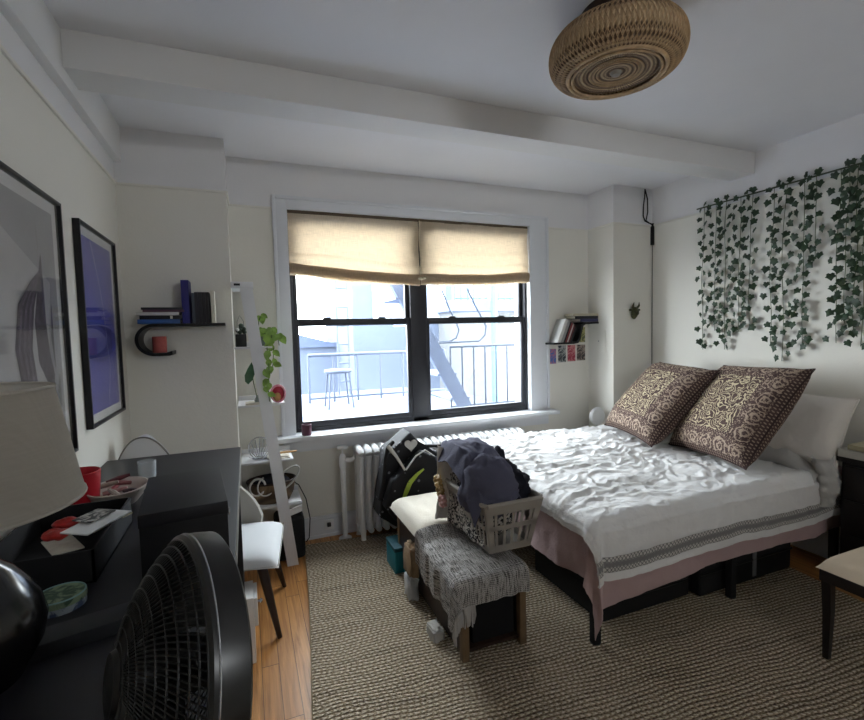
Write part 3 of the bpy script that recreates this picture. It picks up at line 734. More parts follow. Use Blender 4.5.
def wr(x, y):
    bx = x + .12*fbm(x*2, y*2, 11.); by = y + .12*fbm(x*2, y*2, 17.)
    w = .020*fbm(x*2, y*2, 3.)
    w += .015*rid(bx*2.6+by*1.6, by*5.5-bx*1.6, 1.) + .012*rid(bx*5+by*4, by*11-bx*3, 4.) + .008*rid(bx*9-by*6, by*20+bx*4, 8.)
    return w - .012
def comf_pt(x, y, off=0.):
    top = BT + .028 + .05*max(0, min(1, (y-1.9)/1.3))*(1 if y < 3.3 else 1) 
    X, Y, Z, dx, dn = drape(x, y, top, 1.53, 1.765, 3.24, .06)
    w = wr(x, y)
    if dn > .09 or dx > .09:
        k = .35
        if dn: Y -= .02*fbm(x*3.2, y*.6, 9.)*min(1, dn/.2) + .012 + w*.25 + off
        if dx: X -= .02*fbm(y*4, x*.6, 5.)*min(1, dx/.2) + .008 + off
        Z += w*.3
        Z += .010*math.sin(x*5.5+1)*min(1, dn/.25)
    else: Z += w*(.85 if y > 1.9 else .55) + off
    return V((X, Y, Z))
XE = 3.42; CX0 = 1.40; CY0 = 1.43; CY1 = 3.33
mb = MB(); mb.sheet(lambda u, v: comf_pt(CX0 + (XE-.06*v-CX0)*u, CY0+.0*u + (CY1-CY0)*v), 230, 220, .014)
comf = tag(mb.build('comforter', COMF, None, 1.2), 'rumpled white cotton comforter with embroidered border over the bed', 'comforter')
mb = MB()
mb.sheet(lambda u, v: comf_pt(CX0+.02 + (XE-.03-CX0)*u, CY0+.045+.075*v, .006), 170, 8, 0); mb.build('embroidered_border', BAND, comf, 1.2)
# pink sheet under the comforter
def sheet_pt(x, y):
    X, Y, Z, dx, dn = drape(x, y, BT+.004, 1.545, 1.785, 3.25, .04)
    w = .02*fbm(x*4+y*2, y*4, 7.)
    if dn > .06: Y += w*.8*min(1, dn/.3) - .006
    if dx > .06: X += w*1.2*min(1, dx/.3) - .004
    return V((X, Y, max(Z, .07)))
def s_edge(u):  # near hem rises towards the head
    return 1.785 - (.455 - .06*u + .02*math.sin(u*9) + (.05*(1-u*6) if u < .16 else 0))
mb = MB(); mb.sheet(lambda u, v: sheet_pt(1.20+.02*math.sin(v*11) + (3.52-1.20)*u, s_edge(u) + (3.30-s_edge(u))*v), 110, 110, .004)
tag(mb.build('bed_sheet', PINKS, None, 1.2), 'dusty pink sheet hanging below the comforter at the bed corner', 'sheet')
# folded bedding roll near head end
mb = MB()
def roll(u, v):
    y = 1.70 + 1.5*u; a = 2*PI*v
    rx, rz = .085 + .02*fbm(u*6, 1, 2), .07 + .02*fbm(u*5, 3, 2)
    n_ = .012*ridge(u*14, math.cos(a)*2, 5.)
    dz = -.10*max(0, (.12-u)/.12)
    return V((3.24 + .06*u + (rx+n_)*math.cos(a), y, BT+.06+dz + (rz+n_)*math.sin(a)))
mb.sheet(roll, 60, 28, 0)
def tail(u, v):
    a = 2*PI*v; z = .78 - .30*u
    rr = .062 + .02*fbm(u*5, math.cos(a)*1.5, 8) - .015*u
    return V((3.215 + .03*u + rr*math.cos(a)*1.1, 1.70 - .03*math.sin(u*3) + rr*math.sin(a)*.8 + .01*ridge(u*5, a*1, 2), z))
mb.sheet(tail, 26, 22, 0)
bmesh.ops.holes_fill(mb.bm, edges=[e for e in mb.bm.edges if e.is_boundary], sides=60)
tag(mb.build('rolled_blanket', m_cloth('grey_white_blanket', rgb(176, 174, 170), rgb(196, 194, 190), 60, .5), None, 1.2), 'bunched white blanket rolled at the head end of the bed', 'blanket')
# pillows
def pillow(name, label, size, c, e, m, th=.13, group=None, seed=0, sx=1.0):
    mb = MB(); n = 34
    R_ = Euler(e, 'XYZ').to_matrix()
    def sidef(sg):
        def f(u, v):
            a, b = 2*u-1, 2*v-1
            pin = 1 - .07*(1-abs(a)**2.5)*abs(b)**6 ; pin2 = 1 - .07*(1-abs(b)**2.5)*abs(a)**6
            h = (max(0, 1-a**4)*max(0, 1-b**4))**.55 * th/2
            h += (.010*fbm(a*2+seed, b*2, 1.+seed) + .004*ridge(a*5, b*5, seed))*(max(0, 1-a**6)*max(0, 1-b**6))
            return V((a*size/2*pin2*sx, b*size/2*pin, sg*h))
        return f
    for sg in (1, -1): mb.sheet(sidef(sg), n, n)
    bmesh.ops.remove_doubles(mb.bm, verts=mb.bm.verts[:], dist=.0004)
    o = mb.build(name, m, None, 1.3)
    me = o.data; me.transform(Matrix.Translation(V(o.location))); 
    o.matrix_world = Matrix.Translation(V(c)) @ R_.to_4x4()
    tag(o, label, 'pillow', group); ORG[o.name] = V(c)
    mb = MB(); pts = []
    for k in range(80):
        s = k/80*4; i = int(s); f = s-i
        a, b = [(2*f-1, -1), (1, 2*f-1), (1-2*f, 1), (-1, 1-2*f)][i]
        pin = 1 - .07*(1-abs(a)**2.5)*abs(b)**6; pin2 = 1 - .07*(1-abs(b)**2.5)*abs(a)**6
        pts.append(V((a*size/2*pin2*sx, b*size/2*pin, 0)))
    mb.tube(pts, .006, 6, closed=True); mb.build('piping', m if name == 'bed_pillow' else mat('brown_piping', rgb(58, 42, 40), .9), o, world=False)
    return o
# euler used at fit time was Rz@Ry@Rx which is Blender's XYZ order
pillow('patterned_cushion', 'brown paisley euro pillow nearer the window', .72, (2.968, 2.71, 1.018), (.82, .019, -1.864), PAIS, .25, 'paisley euro pillows', 1)
pillow('patterned_cushion', 'brown paisley euro pillow nearer the nightstand', .735, (3.015, 2.12, 1.018), (.898, -.04, -1.839), PAIS, .25, 'paisley euro pillows', 5)
pillow('bed_pillow', 'white pillow leaning on wall behind the nearer paisley pillow',   .49, (3.35, 1.93, .91), (1.15, .05, -1.5), PILLW, .2, None, 3, 1.12)
# round white thing beyond the bed
t = thing('round_speaker', 'small white round device standing beyond the bed by right pier', 'device', (2.92, 3.45, 0))
c = at(597, 416, y=3.44)
mb = MB(); mb.lathe([(0, -.03), (.05, -.03), (.075, -.02), (.085, 0), (.075, .02), (.05, .03), (0, .03)], c, 28, Euler((PI/2, 0, 0)).to_matrix()); mb.build('body', WHITE, t)
mb = MB(); mb.tube([(c.x, c.y, c.z-.07), (c.x, c.y, .02)], .012, 10); mb.lathe([(.11, 0), (.11, .015), (.03, .025)], (c.x, c.y, 0), 24); mb.build('stand', WHITE, t)

# things under the bed
def case(label, x0, x1, y0, y1, z0, z1, name='suitcase', strap=None):
    t = thing(name, label, 'suitcase', ((x0+x1)/2, (y0+y1)/2, z0), 'black luggage under the bed')
    mb = MB(); mb.box(x0, x1, y0, y1, z0, z1, bev=.025, seg=3); mb.build('shell', mat('black_luggage_nylon', rgb(17, 17, 19), .7, .2, bump=.2), t)
    mb = MB(); mb.box(x0+.002, x1-.002, y0-.006, y0, (z0+z1)/2-.006, (z0+z1)/2+.006, bev=.003); mb.build('zip', BLKPLASTIC, t)
    if strap:
        mb = MB(); mb.box(strap-.016, strap+.016, y0-.006, y1, z1-.004, z1+.004, bev=.002); mb.box(strap-.016, strap+.016, y0-.006, y0, z0+.03, z1+.002, bev=.002)
        mb.build('strap', mat('grey_webbing', rgb(112, 112, 114), .8, bump=.3), t)
    mb = MB(); xm = (x0+x1)/2; mb.tube([(xm-.07, y0-.004, z1-.06), (xm-.06, y0-.03, z1-.06), (xm+.06, y0-.03, z1-.06), (xm+.07, y0-.004, z1-.06)], .008, 8); mb.build('handle', BLKPLASTIC, t)
case('flat black suitcase under foot half of the bed', 1.68, 2.33, 1.88, 2.5, .03, .24)
case('black soft case with grey strap under head half of the bed', 2.36, 3.18, 1.84, 2.4, .03, .30, strap=2.82)
for x, y in ((1.74, 1.82), (2.24, 1.82)):
    pass

# ================================================================== NIGHTSTAND, BOOKS, STOOL
t = thing('nightstand', 'dark espresso nightstand at the right edge beside the bed', 'nightstand', (3.44, 1.36, 0))
mb = MB(); mb.box(3.29, 3.58, 1.06, 1.67, .76, .79, bev=.004); mb.build('top', ESPR, t)
mb = MB(); mb.box(3.31, 3.57, 1.08, 1.65, .10, .76, bev=.003); mb.build('carcass', ESPR, t)
for k in range(3):
    mb = MB(); mb.box(3.297, 3.31, 1.10, 1.63, .13+.21*k, .32+.21*k, bev=.003); d_ = mb.build('drawer', ESPR, t)
    mb = MB(); mb.lathe([(0, 0), (.006, 0), (.006, .014), (.014, .018), (.014, .026), (0, .03)], (3.297, 1.365, .225+.21*k), 14, Euler((0, -PI/2, 0)).to_matrix()); mb.build('knob', CHROME, d_)
for x in (3.32, 3.55):
    for y in (1.1, 1.63): pbox('leg', ESPR, t, x-.02, x+.02, y-.02, y+.02, 0, .1)
b_ = book('thick white book lying on the dark nightstand', (.045, .26, .34), bm_('bone', rgb(198, 194, 184)), (3.275, 1.645, .791+.045), (0, PI/2, 0), 'books on the nightstand')
b_.rotation_euler = (0, PI/2, -PI/2); b_.location = (3.285, 1.66, .836)
b_ = book('cream yellow book lying on top of the white book', (.03, .2, .26), bm_('cream', rgb(188, 180, 150)), (3.30, 1.62, .868), (0, PI/2, -PI/2), 'books on the nightstand')
mb = MB(); mb.tube([(3.287, 1.675, .80), (3.25, 1.70, .72), (3.262, 1.72, .60), (3.30, 1.69, .5)], .004, 6)
tag(mb.build('charging_cable', WHITEPL), 'thin white cable dropping between nightstand and bed', 'cable')
t = thing('stool', 'dark wooden stool with beige padded seat at right edge', 'stool', (2.67, 1.09, 0))
def cush(u, v):
    a, b = 2*u-1, 2*v-1; h = (max(0, 1-abs(a)**5)*max(0, 1-abs(b)**5))**.5
    return V((2.655+a*.225, 1.10+b*.205, .455+.062*h))
mb = MB(); mb.sheet(cush, 24, 24); mb.build('seat_pad', BEIGEF, t, 1.2)
mb = MB(); mb.box(2.44, 2.87, .905, 1.295, .395, .457, bev=.006); mb.build('apron', ESPR, t)
for x, y in ((2.465, 1.27), (2.845, 1.27), (2.465, .93), (2.845, .93)):
    sx, sy = (1 if x < 2.6 else -1), (1 if y < 1.1 else -1)
    mb = MB(); mb.tube([(x, y, .43), (x+sx*.004, y+sy*.004, .25), (x+sx*.006, y, .013)], [.028, .024, .017], 4); mb.build('leg', ESPR, t, .3)

# ================================================================== BENCH + THROW + PAD
HX0, HX1, HY0, HY1, HT = .89, 1.245, 1.925, 2.93, .42
t = thing('storage_bench', 'low wooden bench with open ends at the foot of the bed', 'bench', ((HX0+HX1)/2, (HY0+HY1)/2, 0))
for x in (HX0+.018, HX1-.018):
    for y in (HY0+.018, HY1-.018): pbox('leg', WOOD, t, x-.018, x+.018, y-.018, y+.018, .008, HT-.02, bev=.002)
pbox('top_board', WOOD, t, HX0, HX1, HY0, HY1, HT-.022, HT, bev=.003)
mb = MB(); mb.box(HX0+.004, HX0+.02, HY0+.036, HY1-.036, .05, HT-.03); mb.build('side_panel', WOODD, t)
mb = MB(); mb.box(HX1-.02, HX1-.004, HY0+.036, HY1-.036, .05, HT-.03); mb.build('side_panel', WOODD, t)
pbox('bottom_board', WOODD, t, HX0+.02, HX1-.02, HY0+.02, HY1-.02, .05, .066)
mb = MB(); mb.box(HX0+.075, HX1-.045, HY0+.045, HY0+.5, .067, .385, bev=.006)
tag(mb.build('storage_bin', mat('black_felt_bin', rgb(12, 12, 14), .9, .2)), 'black felt bin pushed inside the wooden bench', 'bin')
# white pad
mb = MB()
def pad(u, v):
    a, b = 2*u-1, 2*v-1; h = (max(0, 1-abs(a)**6)*max(0, 1-abs(b)**6))**.5
    return V((1.055+a*.205*1.0, 2.68+b*.29, HT+.006+.085*h+.004*fbm(a*2, b*2, 4)))
mb.sheet(pad, 26, 26); mb.sheet(lambda u, v: V((1.055+(2*u-1)*.205, 2.68+(2*v-1)*.29, HT+.005)), 4, 4)
tag(mb.build('seat_cushion', m_cloth('ivory_cushion_fabric', rgb(196, 188, 174), rgb(212, 205, 192), 60, .2), None, 1.2), 'ivory seat cushion on the far half of the bench', 'cushion')
# throw
def thr(u, v, lift=0.):
    # u across x (left hang .. right), v along y (near front .. back)
    X, Y, Z, dx, dn = drape(HX0-.20+.56*u - .02, HY0-.15 + .62*v, HT+.028+lift, HX0-.015, HY0-.005, 9, .035)
    if X > HX1+.01: X = HX1+.01+(X-HX1-.01)*.3; Z += .012
    w = .008*fbm(u*5, v*7, 2) + .006*ridge(u*4, v*9, 3)
    Z += w if not (dx or dn) else w*.4
    if dx: X -= .018*fbm(v*6, 1, 1)*min(1, dx/.1) + .012
    if dn: Y -= .014*fbm(u*6, 2, 1)*min(1, dn/.1) + .012
    if v > .86: Z += .05*((v-.86)/.14)*(1 if Y > 2.2 else 1)
    return V((X, Y, Z))
mb = MB(); mb.sheet(thr, 50, 60, .014)
th_ = tag(mb.build('throw_blanket', THROW, None, 1.2), 'grey marled knitted throw draped over the near end of the bench', 'blanket')
mb = MB()
for k in range(26):
    u = .06 + k/26*.42; p = thr(u, 0); q = p + V((rnd.uniform(-.012, .006), rnd.uniform(-.012, .012), -.075-rnd.uniform(0, .03)))
    mb.tube([p, (p+q)/2 + V((rnd.uniform(-.006, .006), rnd.uniform(-.006, .006), 0)), q], [.006, .0065, .004], 5)
mb.build('fringe', mat('pale_grey_fringe', rgb(168, 164, 160), .95, .15), th_)

# ================================================================== LAUNDRY BASKET
t = thing('laundry_basket', 'pale grey slotted plastic laundry basket on the throw', 'laundry basket', (1.21, 2.21, HT+.05))
bz0, bz1 = HT+.052, .735
def bk(s, z):  # corner half sizes at height
    f = (z-bz0)/(bz1-bz0); return .118+.05*f, .215+.05*f
bc = V((1.215, 2.235))
def bpt(k, z, f):
    hx, hy = bk(0, z)
    c_ = [(-hx, -hy), (hx, -hy), (hx, hy), (-hx, hy)]
    a, b = c_[k], c_[(k+1) % 4]
    return V((bc.x + a[0]+(b[0]-a[0])*f, bc.y + a[1]+(b[1]-a[1])*f, z))
def band(mb, za, zb, th=.004):
    for k in range(4):
        P = [bpt(k, za, 0), bpt(k, za, 1), bpt(k, zb, 1), bpt(k, zb, 0)]
        n_ = (P[1]-P[0]).cross(P[3]-P[0]).normalized(); mb.prism(P, n_*th)
mb = MB(); band(mb, bz0, bz0+.04); band(mb, bz0+.125, bz0+.15); band(mb, bz1-.05, bz1)
for k in range(4):
    n = 6 if k % 2 == 0 else 11
    fs = [0.] + [(i+.0)/n for i in range(1, n)] + [1.]
    for i, f in enumerate(fs):
        w = .016 if 0 < i < n else .07 if k % 2 == 0 else .03
        w /= (.30 if k % 2 == 0 else .48)
        f0, f1 = max(0, f-w/2), min(1, f+w/2)
        P = [bpt(k, bz0+.03, f0), bpt(k, bz0+.03, f1), bpt(k, bz1-.04, f1), bpt(k, bz1-.04, f0)]
        n_ = (P[1]-P[0]).cross(P[3]-P[0]).normalized(); mb.prism(P, n_*.004)
mb.build('slotted_wall', GREYPL, t)
mb = MB(); mb.tube([bpt(k, bz1, f) + V((0, 0, .0)) for k in range(4) for f in (.04, .5, .96)], .013, 8, closed=True); mb.build('rim', GREYPL, t)
hx, hy = bk(0, bz0); pbox('base', GREYPL, t, bc.x-hx, bc.x+hx, bc.y-hy, bc.y+hy, bz0, bz0+.006)
# laundry
def lump(name, label, c, r, m, seed, amp=.2, seg=40, flat=None, T=None, fq=2.2):
    mb = MB(); vs = mb.ball((0, 0, 0), 1, seg)
    for v in vs:
        n_ = v.co.normalized(); k = 1 + amp*fbm(n_.x*fq+seed, n_.y*fq, n_.z*fq) + amp*.5*(ridge(n_.x*4+seed, n_.y*4+n_.z*3, seed)-.5)
        p = V((n_.x*r[0]*k, n_.y*r[1]*k, n_.z*r[2]*k))
        if flat is not None and p.z < flat: p.z = flat
        v.co = V(c) + (T @ p if T is not None else p)
    return tag(mb.build(name, m, None, 1.3), label, 'clothes', 'laundry in the basket')
lump('crumpled_clothes', 'black crumpled clothes filling the right of laundry basket', (1.29, 2.22, .735), (.125, .19, .135), DARKC, 3, .22)
lump('crumpled_clothes', 'pale patterned clothes showing through the basket slots', (1.215, 2.235, .60), (.105, .19, .11), m_floral(), 6, .1)
# navy shirt draped over the pile
def navy(u, v):
    # u left->right, v back->front
    x = .985 + .30*u; y = 2.50 - .50*v
    topz = .985 - .13*max(0, v-.35)**1.3*2.2 - .05*(1-v)**2 - .06*u*v
    z = topz - .10*max(0, .16-u)/.16 - .06*max(0, u-.85)/.15
    x2 = x + .045*(1-v)*.5 + .02*v
    if v > .62:
        k = (v-.62)/.38; y -= 0*k; z -= .10*k*(1.-.7*u); 
    z += .014*ridge(u*3.5+v*2, v*5, 3) + .012*fbm(u*4, v*4, 5)
    return V((x2, y + .02*fbm(u*4, v*3, 2), z))
mb = MB(); mb.sheet(navy, 50, 50, .006)
nv = tag(mb.build('draped_shirt', NAVYC, None, 1.2), 'slate blue cotton shirt draped over top of the laundry pile', 'clothes', 'laundry in the basket')
lump('rolled_clothes', 'slate blue bundle forming the front of the laundry pile', (1.155, 2.13, .775), (.155, .13, .165), NAVYC, 9, .14)
lump('rolled_clothes', 'dark knotted cloth peeking out beside the slate blue shirt', (1.315, 2.30, .87), (.035, .05, .06), DARKC, 12, .3, 20)
# patterned cloth on left side of basket, white cloth, scrunchies
mb = MB(); mb.sheet(lambda u, v: V((1.075 - .03*u + .035*v*1.0 + .012*fbm(v*4, u*4, 1), 2.44 - .36*v*1.05 , .79 - .30*u + .02*fbm(u*3, v*3, 8))), 24, 30, .006)
tag(mb.build('patterned_scarf', m_floral(), None, 1.2), 'black and white floral scarf hanging over left side of the basket', 'scarf')
mb = MB(); mb.sheet(lambda u, v: V((.975 + .035*v + .11*u + .01*math.sin(v*4), 2.46 - .03*u + .02*fbm(u*3, v*3, 2), .51 + .43*v - .05*u*v)), 14, 24, .006)
tag(mb.build('white_towel', m_cloth('white_towelling', rgb(196, 192, 186), rgb(210, 206, 200), 80, .4), None, 1.2), 'white towel standing crumpled between cushion and laundry pile', 'towel')
for k, (c_, m_, w) in enumerate((((.985, 2.42, .745), mat('gold_satin', rgb(176, 146, 92), .4, .3, 30), 'gold satin scrunchie left of the laundry pile'), ((.985, 2.39, .70), mat('mustard_cloth', rgb(150, 122, 76), .8, .3, 30), 'mustard ruffled scrunchie under the gold one'), ((.985, 2.36, .65), mat('blush_satin', rgb(190, 146, 140), .5, .2, 30), 'blush pink scrunchie, lowest of the three'))):
    mb = MB(); pts = []; rr = []
    for j in range(36):
        a = 2*PI*j/36; pts.append(V(c_) + V((.006*math.sin(7*a), .028*math.cos(a), .026*math.sin(a)))); rr.append(.012 + .004*math.sin(j*2.4))
    mb.tube(pts, rr, 8, closed=True); tag(mb.build('scrunchie', m_, None, 1.2), w, 'hair tie', 'scrunchies by the laundry')

# ================================================================== BACKPACK + bags beside the bench
t = thing('backpack', 'black printed backpack leaning on radiator behind the bench', 'backpack', (1.04, 3.22, 0.012))
BP = m_blackprint()
def slab(name, pix, y, dep, m):
    P = [at(x_, y_, y=y) for x_, y_ in pix]
    mb = MB(); mb.prism(P, (0, dep, 0))
    bmesh.ops.bevel(mb.bm, geom=mb.bm.edges[:], offset=.022, segments=3, affect='EDGES', profile=.6)
    bmesh.ops.triangulate(mb.bm, faces=[f for f in mb.bm.faces if len(f.verts) > 4])
    bmesh.ops.subdivide_edges(mb.bm, edges=[e for e in mb.bm.edges if e.calc_length() > .06], cuts=2, use_grid_fill=True)
    for v in mb.bm.verts: v.co += V((.010*fbm(v.co.x*6, v.co.z*6, 1), .016*fbm(v.co.x*5, v.co.z*5, 5), .010*fbm(v.co.x*6, v.co.z*6, 9)))
    return mb.build(name, m, t, 1.0)
slab('body', [(410, 432), (424, 447), (440, 452), (440, 520), (430, 530), (398, 528), (379, 518), (383, 488), (388, 452), (399, 443)], 3.16, .20, BP)
slab('front_pocket', [(392, 482), (404, 470), (423, 451), (441, 458), (442, 520), (398, 524), (386, 508)], 3.06, .10, BP)
mb = MB(); hp = []
for k in range(40):
    a = 2*PI*k/40; hp.append((16*math.sin(a)**3, 13*math.cos(a)-5*math.cos(2*a)-2*math.cos(3*a)-math.cos(4*a)))
hc = at(411, 445, y=3.15)
mb.prism([(hc.x+x*.0030, hc.y-.004, hc.z+y*.0030) for x, y in hp], (0, .012, .0)); mb.build('heart_patch', mat('white_felt', rgb(206, 204, 200), .9), t, .4)
g0, g1, g2 = at(404, 498, y=3.04), at(410, 483, y=3.02), at(424, 469, y=3.03)
mb = MB(); pts = [g0, g0.lerp(g1, .5), g1, g1.lerp(g2, .5)+V((0, -.005, .012)), g2]
def ribbon(pts, w, mbx, th=.003):
    n = len(pts)
    for i in range(n-1):
        a, b = V(pts[i]), V(pts[i+1]); d_ = (b-a).normalized(); s_ = d_.cross(V((0, -1, 0))).normalized()
        wa = w[i] if isinstance(w, (list, tuple)) else w; wb = w[i+1] if isinstance(w, (list, tuple)) else w
        mbx.prism([a-s_*wa, a+s_*wa, b+s_*wb, b-s_*wb], (0, th, 0))
ribbon(pts, [.012, .017, .017, .012, .006], mb); mb.build('lime_strip', mat('lime_green_nylon', rgb(160, 180, 64), .6, .1), t)
mb = MB(); s0, s1, s2 = at(388, 446, y=3.1), at(396, 456, y=3.06), at(405, 470, y=3.05)
mb.tube([s0, s1, s2], [.016, .011, .008], 8); mb.build('white_strap', WHITEPL, t)
mb = MB(); mb.tube([at(406, 470, y=3.05), at(416, 456, y=3.06), at(425, 450, y=3.07), at(434, 456, y=3.08)], .006, 6); mb.build('piping', WHITEPL, t)
mb = MB(); mb.tube([at(424, 446, y=3.2), at(434, 446, y=3.18), at(444, 446, y=3.16)], .012, 8); mb.build('grab_handle', BLKMAT, t)
mb = MB(); mb.tube([at(393, 442, y=3.13), at(388, 447, y=3.11), at(386, 458, y=3.12), at(384, 480, y=3.14), at(380, 500, y=3.15)], .016, 8); mb.build('shoulder_strap', BLKMAT, t)

t = thing('cardboard_box', 'teal box standing on the rug under the bench edge', 'box', (.93, 2.93, .012))
p = V((.915, 2.84, 0))
pbox('carton', mat('teal_card', rgb(30, 124, 138), .6, .1), t, p.x-.075, p.x+.03, p.y+.0, p.y+.2, .012, .185, bev=.003)
pbox('lid_flap', mat('teal_card_dark', rgb(18, 74, 86), .6, .1), t, p.x-.077, p.x+.032, p.y-.002, p.y+.202, .165, .19, bev=.002)
def softbag(name, label, c, r, m, seed, flat):
    mb = MB(); vs = mb.ball((0, 0, 0), 1, 30)
    for v in vs:
        n_ = v.co.normalized(); k = .95 + .30*fbm(n_.x*2+seed, n_.y*2, n_.z*2) + .16*ridge(n_.x*3, n_.y*3+n_.z*4, seed)
        q = V((math.copysign(abs(n_.x)**.45, n_.x)*r[0]*k, math.copysign(abs(n_.y)**.45, n_.y)*r[1]*k, math.copysign(abs(n_.z)**.5, n_.z)*r[2]*k))
        v.co = V(c)+q; v.co.z = max(v.co.z, flat)
    return tag(mb.build(name, m, None, 1.3), label, 'bag')
softbag('paper_bag', 'crumpled tan paper bag beside teal box under the bench', (.855, 2.55, .25), (.028, .055, .085), mat('tan_kraft', rgb(150, 126, 100), .85, .15, 20, .4), 2, .155)
softbag('plastic_bag', 'white plastic bag hanging low beneath the tan paper bag', (.85, 2.55, .085), (.03, .05, .07), mat('white_polythene', rgb(190, 192, 196), .35, .06, 20, .4), 5, .012)
softbag('crumpled_tissue', 'crumpled white tissue on the rug by the bench', (.845, 2.16, .045), (.03, .05, .036), mat('white_tissue', rgb(190, 186, 180), .9, .08, 20, .4), 8, .012)

# ================================================================== RADIATOR + PIPE
t = thing('radiator', 'white cast iron column radiator under the window', 'radiator', (1.45, 3.51, 0))
RX0, PITCH, NS = .77, .062, 24
def section():
    mb = MB()
    for y in (3.43, 3.51, 3.59):
        mb.tube([(0, y, .10), (0, y, .20), (0, y, .58), (0, y, .665)], [.024, .019, .019, .024], 8)
    mb.tube([(0, 3.418, .685), (0, 3.43, .70), (0, 3.51, .712), (0, 3.59, .70), (0, 3.602, .685)], [.022, .028, .029, .028, .022], 10)
    mb.tube([(0, 3.412, .09), (0, 3.51, .088), (0, 3.608, .09)], [.022, .028, .022], 8)
    mb.tube([(-.031, 3.51, .685), (.031, 3.51, .685)], .022, 8); mb.tube([(-.031, 3.51, .10), (.031, 3.51, .10)], .022, 8)
    return mb
s0_ = section().build('section', RADW, t, .9, world=False); s0_.location = (RX0-1.45, -3.51, 0)
for k in range(1, NS):
    c_ = s0_.copy(); COL.objects.link(c_); c_.parent = t; c_.location = (RX0-1.45+PITCH*k, -3.51, 0)
for x in (RX0, RX0+PITCH*(NS-1)):
    for y in (3.43, 3.59):
        mb = MB(); mb.tube([(x, y, .09), (x, y-.004, .03), (x, y-.008, .002)], [.022, .018, .024], 8); mb.build('foot', RADW, t)
px, py_ = .655, 3.56
t = thing('radiator_pipe', 'white steam pipe with valve wheel left of the radiator', 'pipe', (px, py_, 0))
mb = MB(); mb.tube([(px, py_, 0), (px, py_, .60)], .019, 12); mb.build('riser', RADW, t)
mb = MB(); mb.lathe([(.05, .0), (.05, .008), (.024, .022), (.022, .024)], (px, py_, 0), 20); mb.build('floor_flange', RADW, t)
mb = MB(); mb.tube([(px, py_, .56), (px, py_, .60), (px, py_, .65), (px, py_, .67)], [.024, .03, .026, .014], 12); mb.tube([(px, py_, .62), (px+.06, py_-.015, .62), (.748, 3.52, .64)], [.022, .02, .019], 10); mb.build('valve_body', RADW, t)
mb = MB(); mb.tube([(px, py_, .665), (px, py_, .715)], .007, 8); mb.lathe([(.0, .712), (.036, .712), (.042, .718), (.042, .730), (.034, .736), (0, .736)], (px, py_, 0), 20); mb.build('hand_wheel', RADW, t)
t = thing('wall_outlet', 'white outlet with a plug low on the skirting by the pipe', 'outlet', (.545, YW-.02, .07))
pbox('face_plate', WHITE, t, .51, .585, YW-.026, YW-.02, .055, .135, bev=.002)
mb = MB(); mb.box(.53, .56, YW-.05, YW-.026, .085, .115, bev=.004); mb.build('plug', BLKPLASTIC, t)

# mug on sill
mb = MB(); c = at(308, 437, z=.838); c = V((c.x, 3.60, .8385))
t = thing('mug', 'dark plum mug standing on left end of the window sill', 'mug', c)
mb.lathe([(0, 0), (.033, 0), (.036, .004), (.037, .082), (.034, .084), (.032, .08), (.031, .01), (0, .008)], c, 28); mb.build('body', mat('plum_glaze', rgb(88, 44, 64), .35, .1), t)
mb = MB(); mb.tube([c+V((.02, .03, .068)), c+V((.034, .05, .062)), c+V((.036, .055, .042)), c+V((.024, .036, .02))], .005, 8); mb.build('handle', _mc['plum_glaze'], t)

# ================================================================== LADDER SHELF
LW = mat('white_ladder_paint', rgb(220, 220, 222), .45, .04)
t = thing('ladder_shelf', 'white leaning ladder shelf between the pier and the window', 'shelf', (.1, 3.45, 0))
ly0, ly1 = 3.285, 3.60
foot, topx, LZ = .236, .012, 1.95
for y in (ly0, ly1):
    mb = MB(); mb.prism([(foot-.038, y, 0.), (foot+.038, y, 0.), (topx+.040, y, LZ), (topx-.036, y, LZ)], (0, .02, 0)); mb.build('rail', LW, t)
mb = MB(); mb.box(XC+.002, topx+.05, ly0-.004, ly1+.022, LZ-.035, LZ+.004, bev=.003); mb.build('top_rung', LW, t)
mb = MB(); mb.box(XC+.02, topx-.03, ly0-.006, ly0-.002, LZ-.022, LZ-.008); mb.build('slot', BLKMAT, t)
SH = [(1.515, -.072, .165), (1.125, -.068, .232), (.735, -.064, .27), (.42, -.06, .315)]
for z, x0, x1 in SH:
    mb = MB(); mb.box(x0, x1, ly0+.021, ly1-.001, z, z+.014, bev=.002); mb.box(x0, x1, ly1-.012, ly1-.001, z, z+.045, bev=.002); mb.build('shelf_board', LW, t)
# plants: small black pot on the top shelf
c = V((-.03, 3.38, 1.5295))
t = thing('potted_plant', 'small plant in a black square pot on top ladder shelf', 'potted plant', c)
mb = MB(); mb.box(c.x-.032, c.x+.036, c.y-.035, c.y+.035, c.z, c.z+.085, bev=.004); mb.build('pot', mat('black_ceramic_pot', rgb(28, 32, 32), .4, .3, 30), t)
mb = MB()
for k in range(7): mb.ball(c+V((rnd.uniform(-.03, .03), rnd.uniform(-.03, .03), .095+rnd.uniform(0, .05))), rnd.uniform(.012, .02), 8)
mb.build('foliage', mat('dusky_succulent', rgb(56, 70, 58), .6, .3, 30), t)
mb = MB(); mb.tube([c+V((-.02, 0, .08)), c+V((-.018, 0, .17)), c+V((.0, 0, .21)), c+V((.022, 0, .17)), c+V((.024, 0, .08))], .002, 6); mb.build('wire_hoop', mat('grey_wire', rgb(110, 112, 106), .5), t)
mb = MB()
mb.ball(c+V((-.016, -.034, .115)), .011, 8); mb.build('white_bloom', WHITE, t)
